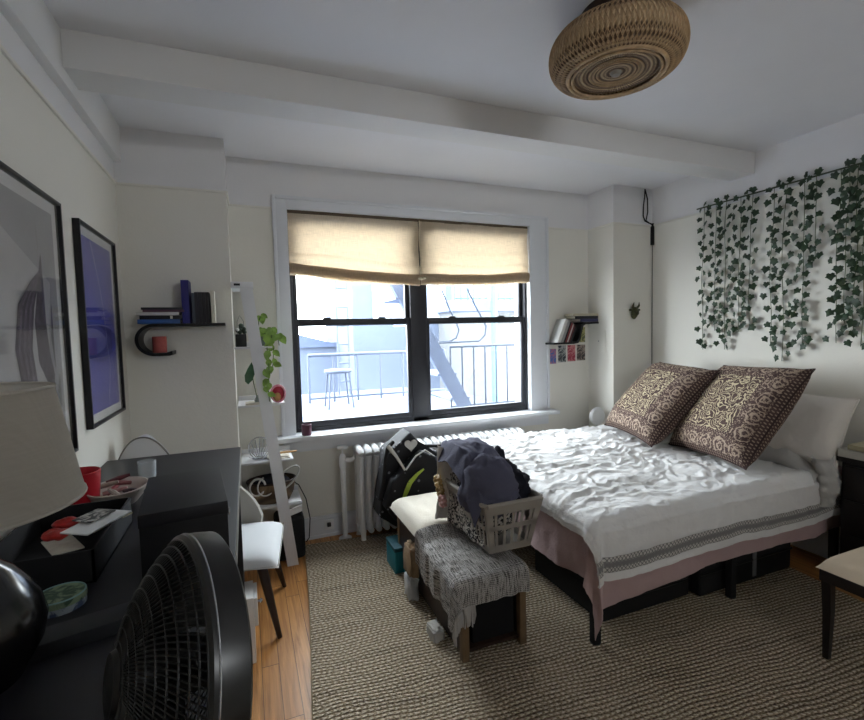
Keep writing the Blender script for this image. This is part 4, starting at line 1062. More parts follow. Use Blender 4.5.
# trailing pothos
c = V((.10, 3.46, 1.5295))
t = thing('trailing_pothos', 'bright green trailing pothos spilling off the top ladder shelf', 'potted plant', c)
mb = MB(); mb.lathe([(0, 0), (.036, 0), (.046, .07), (.048, .075), (.044, .075), (.04, .06), (0, .06)], c, 20); mb.build('pot', mat('grey_green_pot', rgb(90, 100, 92), .5), t)
PL = [(0, -.55), (.3, -.35), (.42, 0), (.25, .35), (0, .65), (-.25, .35), (-.42, 0), (-.3, -.35)]
def pleaf(mb, c, size, T):
    ct = mb.bm.verts.new(c + T @ V((0, .05*size, -.10*size)))
    vs = [mb.bm.verts.new(c + T @ V((x*size, y*size, .05*size*abs(x)*2 - .12*size*y*y))) for x, y in PL]
    for k in range(len(vs)): mb.bm.faces.new((ct, vs[k], vs[(k+1) % len(vs)]))
mbS = MB(); mbL = MB()
vines = [[(.10, 3.46, 1.60), (.13, 3.40, 1.64), (.165, 3.37, 1.60), (.175, 3.36, 1.50), (.165, 3.35, 1.40), (.15, 3.34, 1.34)],
         [(.10, 3.46, 1.60), (.12, 3.40, 1.63), (.135, 3.33, 1.58), (.13, 3.30, 1.50)],
         [(.10, 3.46, 1.60), (.15, 3.44, 1.63), (.21, 3.42, 1.60), (.215, 3.41, 1.53)],
         [(.08, 3.46, 1.60), (.09, 3.42, 1.70), (.10, 3.38, 1.73)],
         [(.14, 3.31, 1.48), (.135, 3.28, 1.34), (.125, 3.272, 1.24), (.13, 3.272, 1.16)]]
for pts in vines:
    mbS.tube(pts, .003, 6)
    for i in range(len(pts)-1):
        for j in range(2 + (i % 2)):
            p = V(pts[i]).lerp(V(pts[i+1]), j/(2 + (i % 2))) + V((rnd.uniform(-.02, .03), rnd.uniform(-.03, .0), rnd.uniform(-.015, .015)))
            T = Euler((PI/2+rnd.uniform(-.6, .5), rnd.uniform(-.7, .7), 0)).to_matrix() @ Matrix.Rotation(PI+rnd.uniform(-.9, .9), 3, 'Z')
            pleaf(mbL, p, rnd.uniform(.038, .068), T)
mbS.build('vines', STEM, t); mbL.build('leaves', LEAFL, t, 1.2)
# hanging single leaf on the left of the rail
t = thing('cutting_in_vase', 'single dark leaf cutting standing on second ladder shelf', 'plant cutting', (.02, 3.35, 1.139))
mb = MB(); mb.tube([(.06, 3.34, 1.14), (.045, 3.33, 1.24), (.03, 3.33, 1.33)], .003, 6); mb.build('stalk', STEM, t)
mb = MB(); pleaf(mb, V((.015, 3.325, 1.345)), .13, Euler((PI/2, .35, 0)).to_matrix() @ Matrix.Scale(.55, 3, V((1, 0, 0))) @ Matrix.Rotation(.3, 3, 'Z')); mb.build('leaf', mat('deep_green_leaf', rgb(60, 96, 66), .4, .25, 20), t, 1.2)
mb = MB(); mb.lathe([(0, 0), (.02, 0), (.024, .03), (.012, .05), (.012, .06)], (.06, 3.34, 1.1395), 16); mb.build('bud_vase', mat('sage_glass_vase', rgb(150, 160, 152), .2), t)
# red round ornament
c = V((.19, 3.36, 1.1395))
t = thing('round_ornament', 'red and pink round ornament on right end of second ladder shelf', 'ornament', c)
mb = MB(); vs = mb.ball(c+V((0, 0, .062)), (.050, .03, .062), 20); mb.build('shell', mat('crimson_lacquer', rgb(168, 34, 60), .35, .3, 40), t)
mb = MB(); mb.tube([c+V((.046*math.cos(a), -.02, .062+.056*math.sin(a))) for a in [2*PI*k/24 for k in range(24)]], .007, 8, closed=True); mb.build('rim', mat('pink_rim', rgb(200, 130, 146), .5, .25, 60), t)
mb = MB(); mb.ball(c+V((-.006, -.03, .04)), (.024, .012, .03), 12); mb.build('figure', mat('tan_figure', rgb(176, 128, 84), .6, .2, 40), t)
mb = MB(); mb.box(-.02, .09, 3.31, 3.42, 1.1395, 1.150, bev=.001); mb.box(.0, .10, 3.315, 3.40, 1.1505, 1.156, bev=.001)
tag(mb.build('notebook', PAPER), 'white notepads lying under the plants on second ladder shelf', 'notepad')
# silver wire basket / small fan with papers on third shelf
c = V((.055, 3.40, .7495))
t = thing('wire_organizer', 'silver wire desk organizer on the third ladder shelf', 'organizer', c)
mb = MB()
for k in range(9):
    a = PI*k/8
    mb.tube([c+V((.0+.075*math.cos(a)*.2, .0, .0)), c+V((.07*math.cos(a), -.02, .02+.14*math.sin(a)*.9+.0))], .003, 6)
mb.tube([c+V((.07*math.cos(2*PI*k/28), -.02, .08+.075*math.sin(2*PI*k/28))) for k in range(28)], .004, 6, closed=True)
mb.build('wire_ring', CHROME, t)
mb = MB(); mb.lathe([(0, 0), (.05, 0), (.05, .008), (.012, .014)], c, 20); mb.build('base', CHROME, t)
mb = MB(); mb.box(.12, .25, 3.32, 3.50, .7495, .757, T=None); mb.box(.10, .24, 3.33, 3.48, .7575, .765)
tag(mb.build('envelopes', PAPER), 'loose white envelopes on the third ladder shelf', 'papers')
mb = MB(); mb.tube([(.13, 3.335, .79), (.22, 3.36, .785), (.30, 3.38, .78)], [.006, .008, .005], 8); mb.box(.12, .17, 3.33, 3.39, .7655, .795, bev=.003)
tag(mb.build('wooden_brush', mat('honey_wood', rgb(188, 146, 88), .5)), 'honey coloured wooden brush on the envelopes', 'brush')
# basket with cables on the lowest shelf
c = V((.125, 3.44, .4345))
t = thing('woven_basket', 'brown woven basket of cables on the lowest ladder shelf', 'basket', c)
mb = MB(); mb.lathe([(0, 0), (.12, .0), (.15, .06), (.165, .145), (.158, .145), (.145, .07), (.11, .012), (0, .012)], c, 32, sy=.80); mb.build('bowl', m_weave('brown_basket_weave', rgb(78, 62, 46), rgb(132, 110, 84), 60), t)
mb = MB(); mb.tube([c+V((.162*math.cos(2*PI*k/40), .13*math.sin(2*PI*k/40), .147)) for k in range(40)], .007, 8, closed=True); mb.build('rim', WOODD, t)
mb = MB(); vs = mb.ball(c+V((0, 0, .13)), (.125, .095, .05), 20)
for v in vs: v.co += V((0, 0, .025*fbm(v.co.x*9, v.co.y*9, 1)))
tag(mb.build('dark_cable_pile', DARKC, None, 1.2), 'dark tangled cables heaped in the woven basket', 'cables')
mb = MB()
def loop(c0, rx, rz, ty, a0, a1, n=26, tilt=.3): return [V(c0)+V((rx*math.cos(a0+(a1-a0)*k/n), ty*k/n, rz*math.sin(a0+(a1-a0)*k/n) + tilt*rx*math.cos(a0+(a1-a0)*k/n))) for k in range(n+1)]
mb.tube(loop((.225, 3.33, .60), .085, .055, .04, -2.6, 2.6, tilt=.7), .006, 8); mb.tube(loop((.03, 3.30, .575), .05, .06, .03, .2, 6.0, tilt=.1), .007, 8); mb.tube(loop((.09, 3.30, .58), .06, .07, .02, 1.9, 5.2, tilt=.2), .005, 8)
tag(mb.build('white_cable', WHITEPL), 'white cable looping out of the woven basket', 'cable')
mb = MB(); mb.box(.14, .31, 3.31, 3.33, .4345, .44); mb.prism([(.205, 3.29, .345), (.315, 3.29, .375), (.312, 3.29, .418), (.2, 3.29, .385)], (0, .012, 0))
tag(mb.build('white_card', WHITE), 'white card tilted beneath the woven basket', 'card')
mb = MB(); vs = mb.box(.13, .335, 3.36, 3.58, .0, .31, bev=.04, seg=3)
tag(mb.build('floor_bag', BLKMAT), 'black bag on the floor behind the ladder shelf foot', 'bag')
mb = MB(); mb.tube([(.24, 3.50, .56), (.32, 3.55, .48), (.37, 3.57, .36), (.395, 3.58, .2), (.385, 3.60, .04), (.36, 3.60, .012)], .004, 6)
tag(mb.build('lamp_cord', BLKMAT), 'thin black cord hanging from the basket to the floor', 'cord')

# ================================================================== DESK
DX0, DX1, DY0, DY1, DT = XL+.004, -.055, .35, 2.80, .98
t = thing('desk', 'tall charcoal desk along the left wall', 'desk', ((DX0+DX1)/2, 1.6, 0))
pbox('desktop', BLKDESK, t, DX0, DX1, DY0, DY1, DT-.03, DT, bev=.003)
pbox('edge_strip', mat('pale_edge_band', rgb(150, 146, 140), .6), t, DX1+.0005, DX1+.004, DY0, DY1, DT-.03, DT-.002)
for x0, x1 in ((DX0, DX0+.04), (DX1-.045, DX1-.005)):
    for y0, y1 in ((DY0, DY0+.045), (DY1-.42, DY1-.375)): pbox('leg', BLKMAT, t, x0, x1, y0, y1, 0, DT-.03, bev=.003)
pbox('stretcher', BLKMAT, t, DX0+.01, DX0+.03, DY0+.05, DY1-.42, .5, .58)
# black storage box
c0 = [at(x, y, z=1.16) for x, y in ((137, 517), (229, 495), (222, 468), (144, 476))]
t = thing('storage_box', 'large matte black lidded box on the desk', 'box', ((c0[0].x+c0[1].x)/2, 1.55, DT))
ux = (c0[1]-c0[0]).normalized(); ang = math.atan2(ux.y, ux.x)
bx0, by0 = c0[0].x, c0[0].y
R_ = Matrix.Translation((bx0, by0, 0)) @ Matrix.Rotation(.10, 4, 'Z')
pbox('body', mat('matte_black_board', rgb(13, 13, 16), .55, .1), t, 0.002, .205, 0.002, .36, DT, 1.16, T=R_, bev=.002)
pbox('lid', mat('charcoal_lid', rgb(22, 22, 27), .5, .08), t, 0, .207, 0, .362, 1.128, 1.162, T=R_, bev=.003)
mb = MB(); mb.box(.207, .212, .02, .04, 1.115, 1.13, bev=.001, T=R_); mb.build('latch', CHROME, t)
# tumbler
c = V((-.432, 2.36, DT))
mb = MB(); mb.lathe([(0, 0), (.030, 0), (.034, .004), (.037, .078), (.035, .08), (.032, .078), (.028, .012), (0, .010)], c, 28)
tag(mb.build('tumbler', m_drink_glass()), 'clear glass tumbler at the back of the desk', 'glass')
# red cup
c = V((-.59, 2.04, DT))
mb = MB(); mb.lathe([(0, 0), (.052, 0), (.057, .006), (.067, .138), (.064, .141), (.059, .13), (.050, .012), (0, .012)], c, 32)
tag(mb.build('red_cup', mat('red_enamel', rgb(176, 24, 38), .4, .08)), 'red cup on the desk against the left wall', 'cup')
# trinket dish
c = V((-.475, 2.06, DT+.0))
t = thing('trinket_dish', 'oval pale dish of trinkets behind the black box', 'dish', c)
mb = MB(); mb.lathe([(0, 0), (.06, 0), (.085, .03), (.1, .062), (.095, .064), (.08, .034), (.055, .008), (0, .008)], c, 36, sy=1.25); mb.build('bowl', mat('pearl_glaze', rgb(186, 176, 168), .3, .1), t)
for k in range(7):
    p = c + V((rnd.uniform(-.05, .05), rnd.uniform(-.07, .07), .040+.006*k)); dd = V((rnd.uniform(-1, 1), rnd.uniform(-1, 1), .15)).normalized()*.04
    cl = [rgb(150, 40, 54), rgb(196, 150, 150), rgb(60, 52, 50), rgb(196, 190, 182), rgb(120, 70, 70), rgb(150, 140, 130), rgb(90, 30, 40)][k]
    mb = MB(); mb.tube([p-dd, p, p+dd], [.007, .010, .006], 8)
    tag(mb.build(['lipstick', 'hair_clip', 'comb', 'lotion_tube', 'nail_polish', 'tweezers', 'eyeliner'][k], mat('trinket_%s' % 'abcdefg'[k], cl, .4)), ['crimson lipstick in the pale dish', 'pink hair clip in the pale dish', 'dark comb in the pale dish', 'white lotion tube in the pale dish', 'brownish red polish bottle in the dish', 'grey tweezers in the pale dish', 'deep wine eyeliner in the dish'][k], 'toiletry', 'trinkets in the pale dish')
# small clear jar by the dish
mb = MB(); mb.lathe([(0, 0), (.02, 0), (.022, .05), (.018, .055), (0, .055)], (-.36, 2.0, DT), 18)
tag(mb.build('small_jar', mat('grey_glass_jar', rgb(110, 114, 118), .2)), 'small grey jar between the dish and black box', 'jar')
# black tray with papers
t = thing('desk_tray', 'black open tray piled with papers and packets on the desk', 'tray', (-.5, 1.62, DT))
x0, x1, y0, y1, z1 = -.64, -.385, 1.40, 1.82, DT+.085
mb = MB(); mb.box(x0, x1, y0, y1, DT, DT+.006)
for a in ((x0, x1, y0, y0+.006), (x0, x1, y1-.006, y1), (x0, x0+.006, y0, y1), (x1-.006, x1, y0, y1)): mb.box(*a, DT, z1)
mb.build('tray_body', BLKMAT, t)
for k, (nm, w, a, b, cc, rz, z, m_) in enumerate((
        ('receipt', 'white receipt lying in the black tray', .07, .13, (-.50, 1.56), .5, .050, PAPER),
        ('magazine', 'cream magazine leaning across the tray', .10, .15, (-.445, 1.69), -.5, .060, mat('cream_print', rgb(182, 172, 142), .6, .3, 60)),
        ('envelope', 'white envelope overhanging the tray edge', .08, .17, (-.425, 1.60), -.45, .088, WHITE),
        ('photo_card', 'black and white striped card on top of the tray papers', .06, .09, (-.44, 1.63), -.5, .098, mcard('z', rgb(60, 60, 60), rgb(180, 178, 170))))):
    T = Matrix.Translation((cc[0], cc[1], DT+z)) @ Matrix.Rotation(rz, 4, 'Z') @ Matrix.Rotation(.06, 4, 'Y')
    mb = MB(); mb.box(-a/2, a/2, -b/2, b/2, 0, .0035, T=T); tag(mb.build(nm, m_), w, 'paper', 'papers in the desk tray')
for k, (cc, w) in enumerate((((-.52, 1.66), 'red crinkled packet at the back of the tray'), ((-.515, 1.57), 'red crinkled packet at the front of the tray'))):
    mb = MB(); vs = mb.ball((cc[0], cc[1], DT+.080), (.035, .028, .014), 16)
    for v in vs: v.co += V((0, 0, .006*fbm(v.co.x*40, v.co.y*40, k)))
    tag(mb.build('snack_packet', mat('red_foil_packet', rgb(170, 38, 34), .35, .3, 40), None, 1.2), w, 'packet', 'red packets in the desk tray')
# round tin
c = V((-.43, 1.305, DT))
t = thing('round_tin', 'small round blue and green tin with patterned lid on the desk', 'tin', c)
mb = MB(); mb.lathe([(0, 0), (.050, 0), (.050, .016), (0, .016)], c, 40); mb.build('base', mcard('tin', rgb(60, 74, 104), rgb(150, 160, 170)), t)
mb = MB(); mb.lathe([(.0515, .016), (.0515, .028), (.050, .030), (0, .030)], c, 40); mb.build('lid', mcard('lid', rgb(58, 86, 66), rgb(130, 150, 120)), t)
mb = MB(); mb.tube([c+V((.049*math.cos(2*PI*k/40), .049*math.sin(2*PI*k/40), .030)) for k in range(40)], .002, 6, closed=True); mb.build('lid_rim', mat('mint_rim', rgb(130, 168, 170), .4), t)
# folder at front
mb = MB(); mb.box(-.17, .17, -.035, .035, 0, .03, bev=.003, T=Matrix.Translation((-.36, 1.14, DT)) @ Matrix.Rotation(.25, 4, 'Z'))
tag(mb.build('pencil_case', mat('grey_black_case', rgb(34, 36, 40), .5)), 'long dark grey case lying in front of the tin', 'case')
# table lamp
c = V((-.49, 1.06, DT))
t = thing('table_lamp', 'table lamp with grey linen shade and black ceramic base', 'lamp', c)
mb = MB(); mb.lathe([(0, 0), (.075, 0), (.08, .01), (.085, .02), (.108, .06), (.116, .10), (.106, .145), (.07, .20), (.03, .24), (.018, .26), (.014, .30), (0, .30)], c, 40); mb.build('base', mat('black_glazed_ceramic', rgb(10, 10, 12), .18, .1, spec=.6), t)
mb = MB(); mb.lathe([(.012, .30), (.012, .40)], c, 14); mb.build('lamp_socket', CHROME, t)
mb = MB(); mb.lathe([(.186, .325), (.149, .535)], c, 64, cap=False); bmesh.ops.solidify(mb.bm, geom=mb.bm.faces[:], thickness=.002); mb.build('lamp_shade', LAMPSH, t, 1.2)
for r, z in ((.186, .325), (.149, .535)):
    mb = MB(); mb.tube([c+V((r*math.cos(2*PI*k/48), r*math.sin(2*PI*k/48), z)) for k in range(48)], .0035, 6, closed=True); mb.build('shade_rim', LAMPSH, t)
# desk fan
fc = V((-.073, .66, 1.178)); ax = V((-.88, -.30, .16)).normalized()
t = thing('desk_fan', 'black desk fan in the foreground at the bottom left', 'fan', (fc.x, fc.y, DT))
zq = ax.to_track_quat('Z', 'Y').to_matrix()
def fp(r, a, z): return fc + zq @ V((r*math.cos(a), r*math.sin(a), z))
FR = .152
mb = MB()
for r, z in [(FR*q, .036+.062*(1-q**2.2)) for q in (1, .95, .89, .82, .74, .65, .56, .47, .38, .29, .22)]:
    mb.tube([fp(r, 2*PI*k/72, z) for k in range(72)], .0013, 5, closed=True)
NW = 110
for k in range(NW):
    a0 = 2*PI*k/NW
    mb.tube([fp(FR*q, a0+.55*(1-q), .036+.062*(1-q**2.2)) for q in (1, .93, .84, .74, .62, .5, .38, .26, .2)], .0013, 4, cap=False)
mb.build('front_grille', BLKPLASTIC, t)
mb = MB()
for k in range(84):
    a0 = 2*PI*k/84
    mb.tube([fp(FR*q, a0-.4*(1-q), -.008-.03*(1-q**2.2)) for q in (1, .85, .65, .45, .25)], .0013, 4, cap=False)
mb.build('rear_grille', BLKPLASTIC, t)
mb = MB(); mb.lathe([(FR, -.010), (FR+.006, -.006), (FR+.007, .014), (FR+.006, .032), (FR, .036), (FR-.004, .034), (FR-.004, -.008)], fc, 80, zq, cap=False); mb.build('rim_band', mat('glossy_black_rim', rgb(9, 9, 10), .3, .05, spec=.6), t)
mb = MB(); mb.tube([fp(FR+.0068, 2*PI*k/80, .026) for k in range(80)], .0012, 5, closed=True); mb.build('seam_ring', CHROME, t)
for k in range(3):
    def bl(u, v, k=k):
        a = 2*PI*k/3 + (u-.5)*1.5; r = .04+.105*v; return fp(r, a+.25*v, .012*math.sin((u-.5)*3)+.004)
    mb = MB(); mb.sheet(bl, 14, 8, .002); mb.build('blade', BLKSAT, t)
mb = MB(); mb.lathe([(0, .105), (.034, .102), (.038, .094), (.034, .07), (.034, -.01), (.045, -.015), (.04, -.035), (.025, -.05), (0, -.052)], fc, 32, zq); mb.build('motor_hub', BLKPLASTIC, t)
mb = MB(); bp_ = fc + ax*.03; mb.tube([bp_ + V((0, 0, -.12)), V((bp_.x, bp_.y, DT+.06)), V((bp_.x, bp_.y, DT+.02))], [.02, .022, .03], 14); mb.build('neck', BLKPLASTIC, t)
mb = MB(); mb.lathe([(0, 0), (.085, 0), (.09, .006), (.085, .018), (.04, .03), (0, .032)], (bp_.x-.05, bp_.y-.02, DT), 32); mb.build('base', BLKPLASTIC, t)

# ================================================================== CHAIRS
def chair(label, loc, rz):
    t = thing('side_chair', label, 'chair', loc, None, (0, 0, rz))
    def se(u, v, s_): 
        a, b = 2*u-1, 2*v-1; h = (max(0, 1-abs(a)**5)*max(0, 1-abs(b)**5))**.5
        return V((a*.275*(1-.05*b), b*.235-.012, .405 + s_*h + (.012*b if s_ > 0 else 0)))
    mb = MB(); mb.sheet(lambda u, v: se(u, v, .062), 28, 28); mb.build('seat', CREAMF, t, 1.2, world=False)
    mb = MB(); mb.sheet(lambda u, v: se(u, v, -.035), 20, 20); mb.build('seat_shell', mat('taupe_seat_shell', rgb(120, 108, 92), .6), t, 1.2, world=False)
    def back(u, v):
        th = -1.15 + u*3.15
        zt = .45 + .36*max(0, math.cos((th-.43)*.99))**.6
        return V((.262*math.sin(th), .235*math.cos(th)-.005 + .04*v*math.cos(th), .40 + (zt-.40)*v))
    mb = MB(); mb.sheet(back, 40, 18, .03); mb.build('backrest', m_cloth('grey_linen_back', rgb(164, 160, 152), rgb(182, 178, 170), 120, .2), t, 1.2, world=False)
    for sx in (-1, 1):
        for sy in (-1, 1):
            mb = MB(); mb.tube([(sx*.19, sy*.15, .385), (sx*.22, sy*.19, .2), (sx*.26, sy*.235, 0)], [.028, .022, .013], 8); mb.build('leg', WOODD, t, .9, world=False)
    return t
chair('white seated chair with grey wraparound back and dark wooden legs right of the desk', (-.105, 2.80, 0), PI/2-.12)
# rounded white chair back rising behind desk's far edge
t = thing('armchair', 'white rounded armchair back rising behind the far end of desk', 'chair', (-.50, 3.10, 0))
def abk(u, v):
    a = 2*u-1
    zt = 1.065 - .13*abs(a)**2.2
    return V((-.548 + a*.125, 2.93 + .04*a*a, .44 + (zt-.44)*v))
mb = MB(); mb.sheet(abk, 30, 18, .06); mb.build('backrest', CREAMF, t, 1.2)
mb = MB(); mb.tube([abk(k/30, 1) + V((0, -.03, .0)) for k in range(31)], .004, 6); mb.build('piping', mat('grey_piping', rgb(120, 118, 114), .8), t)
mb = MB(); mb.box(-.66, -.40, 2.98, 3.32, .36, .46, bev=.03, seg=3); mb.build('seat', CREAMF, t, 1.2)
for x in (-.63, -.43):
    for y in (3.01, 3.29): 
        mb = MB(); mb.tube([(x, y, .37), (x, y, 0)], [.02, .012], 8); mb.build('leg', WOODD, t)
# white drawer unit on floor under desk
t = thing('drawer_unit', 'low white drawer unit on the floor beside chair leg', 'drawer unit', (-.03, 2.3, 0))
mb = MB(); mb.box(-.42, -.022, 2.36, 2.54, 0, .33, bev=.004); mb.build('carcass', WHITE, t)
mb = MB(); mb.box(-.022, -.004, 2.37, 2.53, .18, .32, bev=.003); d_ = mb.build('drawer', WHITE, t)
mb = MB(); mb.lathe([(0, 0), (.006, 0), (.006, .01), (.012, .016), (.010, .022), (0, .024)], (-.004, 2.45, .26), 12, Euler((0, PI/2, 0)).to_matrix()); mb.build('knob', CHROME, d_)

# ================================================================== OUTSIDE
STAIR = mat('hazed_stair', rgb(96, 106, 128), .6, .1); STEEL = mat('painted_steel', rgb(58, 66, 82), .6, .1); DECK = mat('roof_membrane', rgb(76, 85, 104), .9, .08, 2)  # stair copy of the steel is lightened for haze and its backlit side
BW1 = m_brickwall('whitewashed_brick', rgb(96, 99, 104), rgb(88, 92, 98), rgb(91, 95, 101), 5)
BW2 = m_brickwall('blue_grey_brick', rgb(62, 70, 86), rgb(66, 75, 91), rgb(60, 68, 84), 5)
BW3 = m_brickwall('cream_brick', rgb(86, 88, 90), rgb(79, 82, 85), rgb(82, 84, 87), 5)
TEAL = mat('teal_railing', rgb(54, 82, 94), .6, .1)
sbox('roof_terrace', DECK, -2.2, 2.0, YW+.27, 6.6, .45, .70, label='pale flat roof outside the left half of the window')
def railing(label, x0, x1, y, z0, z1, n, m, r=.013, grp='railings outside the window', hoop=False):
    t = thing('metal_railing', label, 'railing', ((x0+x1)/2, y, z0), grp)
    mb = MB(); mb.tube([(x0, y, z1), (x1, y, z1)], r*1.4, 8); mb.build('top_rail', m, t)
    mb = MB(); mb.tube([(x0, y, z0+.06), (x1, y, z0+.06)], r, 8); mb.build('bottom_rail', m, t)
    mb = MB(); mb.tube([(0, 0, z0), (0, 0, z1)], r, 8); b0 = mb.build('baluster', m, t, world=False)
    b0.location = (x0-(x0+x1)/2, 0, -z0)
    for k in range(1, n):
        c_ = b0.copy(); COL.objects.link(c_); c_.parent = t; c_.location = (x0+(x1-x0)*k/(n-1)-(x0+x1)/2, 0, -z0)
a = at(308, 355, y=6.2); b_ = at(412, 352, y=6.2)
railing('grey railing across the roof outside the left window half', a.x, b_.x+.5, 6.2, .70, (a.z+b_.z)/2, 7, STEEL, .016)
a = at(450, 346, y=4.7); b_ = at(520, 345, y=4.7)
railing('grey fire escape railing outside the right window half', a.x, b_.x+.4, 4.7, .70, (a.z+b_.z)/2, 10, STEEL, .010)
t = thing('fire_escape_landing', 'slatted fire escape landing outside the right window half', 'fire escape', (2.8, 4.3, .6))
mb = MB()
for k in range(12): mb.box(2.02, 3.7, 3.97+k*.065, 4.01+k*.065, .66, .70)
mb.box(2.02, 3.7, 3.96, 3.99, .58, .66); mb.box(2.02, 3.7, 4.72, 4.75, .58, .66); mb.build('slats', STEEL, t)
t = thing('fire_stair', 'grey fire escape stair rising behind the window mullion', 'stair', (2.0, 4.5, .7))
for yy in (4.42, 5.0):
    a = at(428, 338, y=yy); b_ = at(466, 408, y=yy)
    if yy > 4.5: a = a + V((-.02, 0, -.02)); b_ = b_ + V((-.02, 0, 0))
    d_ = (a-b_).normalized(); a2 = b_ + d_*3.2
    w = V((d_.z, 0, -d_.x))*.075
    mb = MB(); mb.prism([b_-w, b_+w, a2+w, a2-w], (0, .012, 0)); mb.build('stringer', STAIR, t)
a = at(466, 408, y=4.42); d_ = (at(428, 338, y=4.42)-a).normalized()
for k in range(9):
    p = a + d_*(.12+.30*k); mb = MB(); mb.box(p.x-.11, p.x+.11, 4.435, 5.0, p.z-.012, p.z+.012); mb.build('tread', STAIR, t)
t = thing('stair_handrail', 'thin looped handrail above the fire escape stair', 'handrail', (2.4, 4.6, 1.2))
for dx in (0, 1):
    q = [(502-dx*22, 258), (514-dx*22, 290), (524-dx*22, 318), (530-dx*22, 328), (529-dx*22, 336), (522-dx*22, 341), (440, 343)]
    q = [(467-dx*12, 288), (475-dx*12, 305), (482-dx*12, 318), (486-dx*12, 326), (485-dx*12, 335), (479-dx*12, 341), (438, 343)] if dx == 0 else [(442, 290), (450, 310), (456, 322), (459, 330), (456, 338), (450, 341), (436, 342)]
    mb = MB(); mb.tube([at(x, y, y=4.55+.3*dx) for x, y in q], .011, 8); mb.build('tube', STEEL, t)
# ladder + stool on the roof
t = thing('roof_ladder', 'thin vertical ladder standing outside the left window half', 'ladder', (.95, 7.0, .7))
la, lb = at(336, 300, y=7.0), at(347, 300, y=7.0)
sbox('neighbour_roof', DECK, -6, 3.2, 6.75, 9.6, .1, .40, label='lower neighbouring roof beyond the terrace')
mb = MB()
for x in (la.x, lb.x): mb.tube([(x, 7.0, .40), (x, 7.0, 3.2)], .016, 8)
mb.build('stile', STEEL, t)
mb = MB()
for k in range(9): mb.tube([(la.x, 7.0, .6+.28*k), (lb.x, 7.0, .6+.28*k)], .013, 6)
mb.build('rung', STEEL, t)
t = thing('metal_stool', 'grey metal stool standing on the roof by the railing', 'stool', (.85, 5.7, .70))
c = at(338, 371, y=5.7)
mb = MB(); mb.lathe([(0, 0), (.16, 0), (.17, .02), (.16, .04), (0, .04)], (c.x, c.y, c.z-.02), 24); mb.build('seat', STEEL, t)
for sx in (-1, 1):
    for sy in (-1, 1):
        mb = MB(); mb.tube([(c.x+sx*.11, c.y+sy*.11, c.z-.02), (c.x+sx*.15, c.y+sy*.15, .70)], .011, 8); mb.build('leg', STEEL, t)
# buildings
def building(label, x0, x1, y0, y1, z0, z1, m, wins=(), roof=None):
    t = thing('neighbour_building', label, 'building', ((x0+x1)/2, (y0+y1)/2, z0), 'buildings outside the window')
    pbox('wall', m, t, x0, x1, y0, y1, z0, z1)
    pbox('parapet', STEEL, t, x0-.05, x1+.05, y0-.06, y1, z1, z1+.12)
    for (a, b, c_, d_) in wins:
        w = pbox('window', WHITE, t, a, b, y0-.05, y0, c_, d_); pbox('pane', mat('dull_far_glass', rgb(120, 134, 156), .3), w, a+.06, b-.06, y0-.06, y0-.05, c_+.06, d_-.06)
    if roof:
        mb = MB(); mb.prism([(x0-.1, y0-.1, z1), (x1+.1, y0-.1, z1), ((x0+x1)/2, y0-.1, z1+roof)], (0, y1-y0, 0)); mb.build('roof', mat('slate_blue_roof', rgb(56, 66, 88), .8), t)
    return t
a = at(352, 300, y=11)
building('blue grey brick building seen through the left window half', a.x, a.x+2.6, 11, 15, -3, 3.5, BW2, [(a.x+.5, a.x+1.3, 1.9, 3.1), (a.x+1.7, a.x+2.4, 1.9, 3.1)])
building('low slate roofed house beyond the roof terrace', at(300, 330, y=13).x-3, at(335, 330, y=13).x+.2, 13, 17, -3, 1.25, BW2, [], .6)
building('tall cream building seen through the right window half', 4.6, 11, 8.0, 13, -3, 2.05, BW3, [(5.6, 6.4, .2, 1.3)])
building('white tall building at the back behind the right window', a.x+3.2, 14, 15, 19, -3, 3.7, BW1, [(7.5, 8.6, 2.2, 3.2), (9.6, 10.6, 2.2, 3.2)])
railing('teal balcony railing on the building beyond the fire escape', 3.5, 7.2, 7.6, 2.13, 2.66, 30, TEAL, .014)
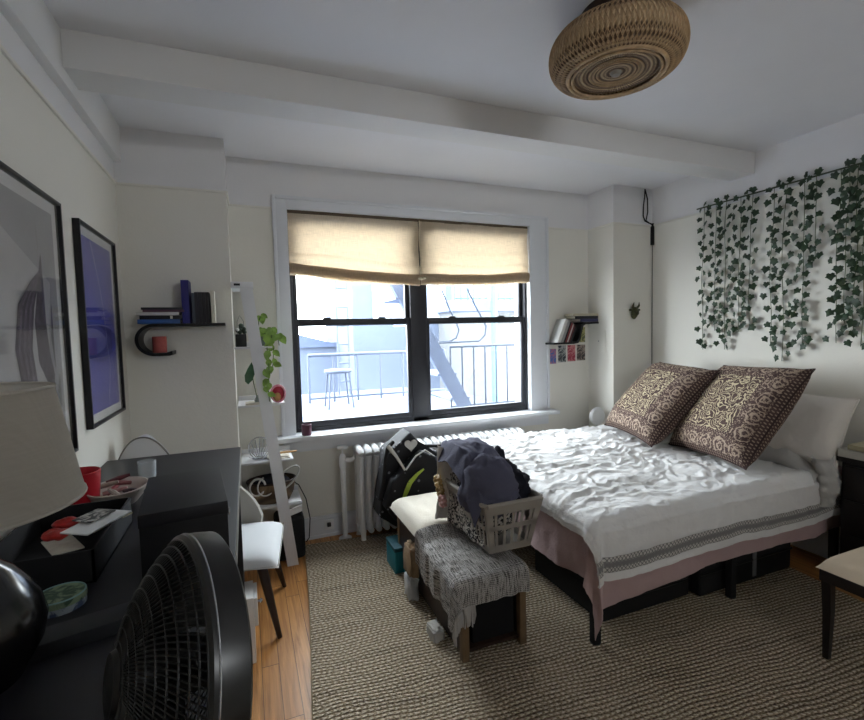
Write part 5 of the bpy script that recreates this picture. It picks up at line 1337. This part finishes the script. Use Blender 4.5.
sbox('neighbour_balcony', DECK, 3.3, 7.6, 7.4, 8.0, 1.95, 2.13, label='balcony slab of the building beyond the fire escape')
mb = MB(); p = at(494, 300, y=7.2); mb.tube([(p.x, 7.2, -3), (p.x, 7.2, 6)], .06, 10)
tag(mb.build('drain_pipe', TEAL), 'teal vertical drain pipe on building beyond the fire escape', 'pipe')
sbox('courtyard_ground', mat('courtyard_concrete', rgb(130, 134, 140), .9), -20, 30, YW+.3, 40, -3.1, -3, label='courtyard ground far below the window')

# ================================================================== LIGHT
w = bpy.data.worlds.new('sky'); sc.world = w; w.use_nodes = True
bg = w.node_tree.nodes['Background']; g = G(w.node_tree)
tc = g.n('ShaderNodeTexCoord'); z = g.sep(tc.outputs['Generated'])[2]
g.link(g.mix(g.math('ADD', g.math('MULTIPLY', z, .5), .5, clamp=True), (.96, .98, 1.), (.88, .94, 1.)), bg.inputs[0])
bg.inputs[1].default_value = 6.0
pl = bpy.data.lights.new('window_portal', 'AREA'); pl.shape = 'RECTANGLE'; pl.size = 2.12; pl.size_y = 1.70; pl.cycles.is_portal = True
po = bpy.data.objects.new('window_portal', pl); COL.objects.link(po); po.location = (1.39, YW+.27, 1.695); po.rotation_euler = (PI/2, 0, PI)
po.rotation_euler = (-PI/2, 0, 0)
pl2 = bpy.data.lights.new('fill_opening_portal', 'AREA'); pl2.shape = 'RECTANGLE'; pl2.size = .9; pl2.size_y = .30; pl2.cycles.is_portal = True  # portal for the added fill light opening behind the camera
po2 = bpy.data.objects.new('fill_opening_portal', pl2); COL.objects.link(po2); po2.location = (1.55, YF-.21, 2.29); po2.rotation_euler = (PI/2, 0, 0)
sc.view_settings.view_transform = 'Standard'; sc.view_settings.look = 'None'; sc.view_settings.gamma = 1
sc.view_settings.use_curve_mapping = False
sc.view_settings.exposure = 2.12
sc.cycles.max_bounces = 10; sc.cycles.diffuse_bounces = 7; sc.cycles.transparent_max_bounces = 12
sc.cycles.use_denoising = True
sc.cycles.sample_clamp_indirect = 6
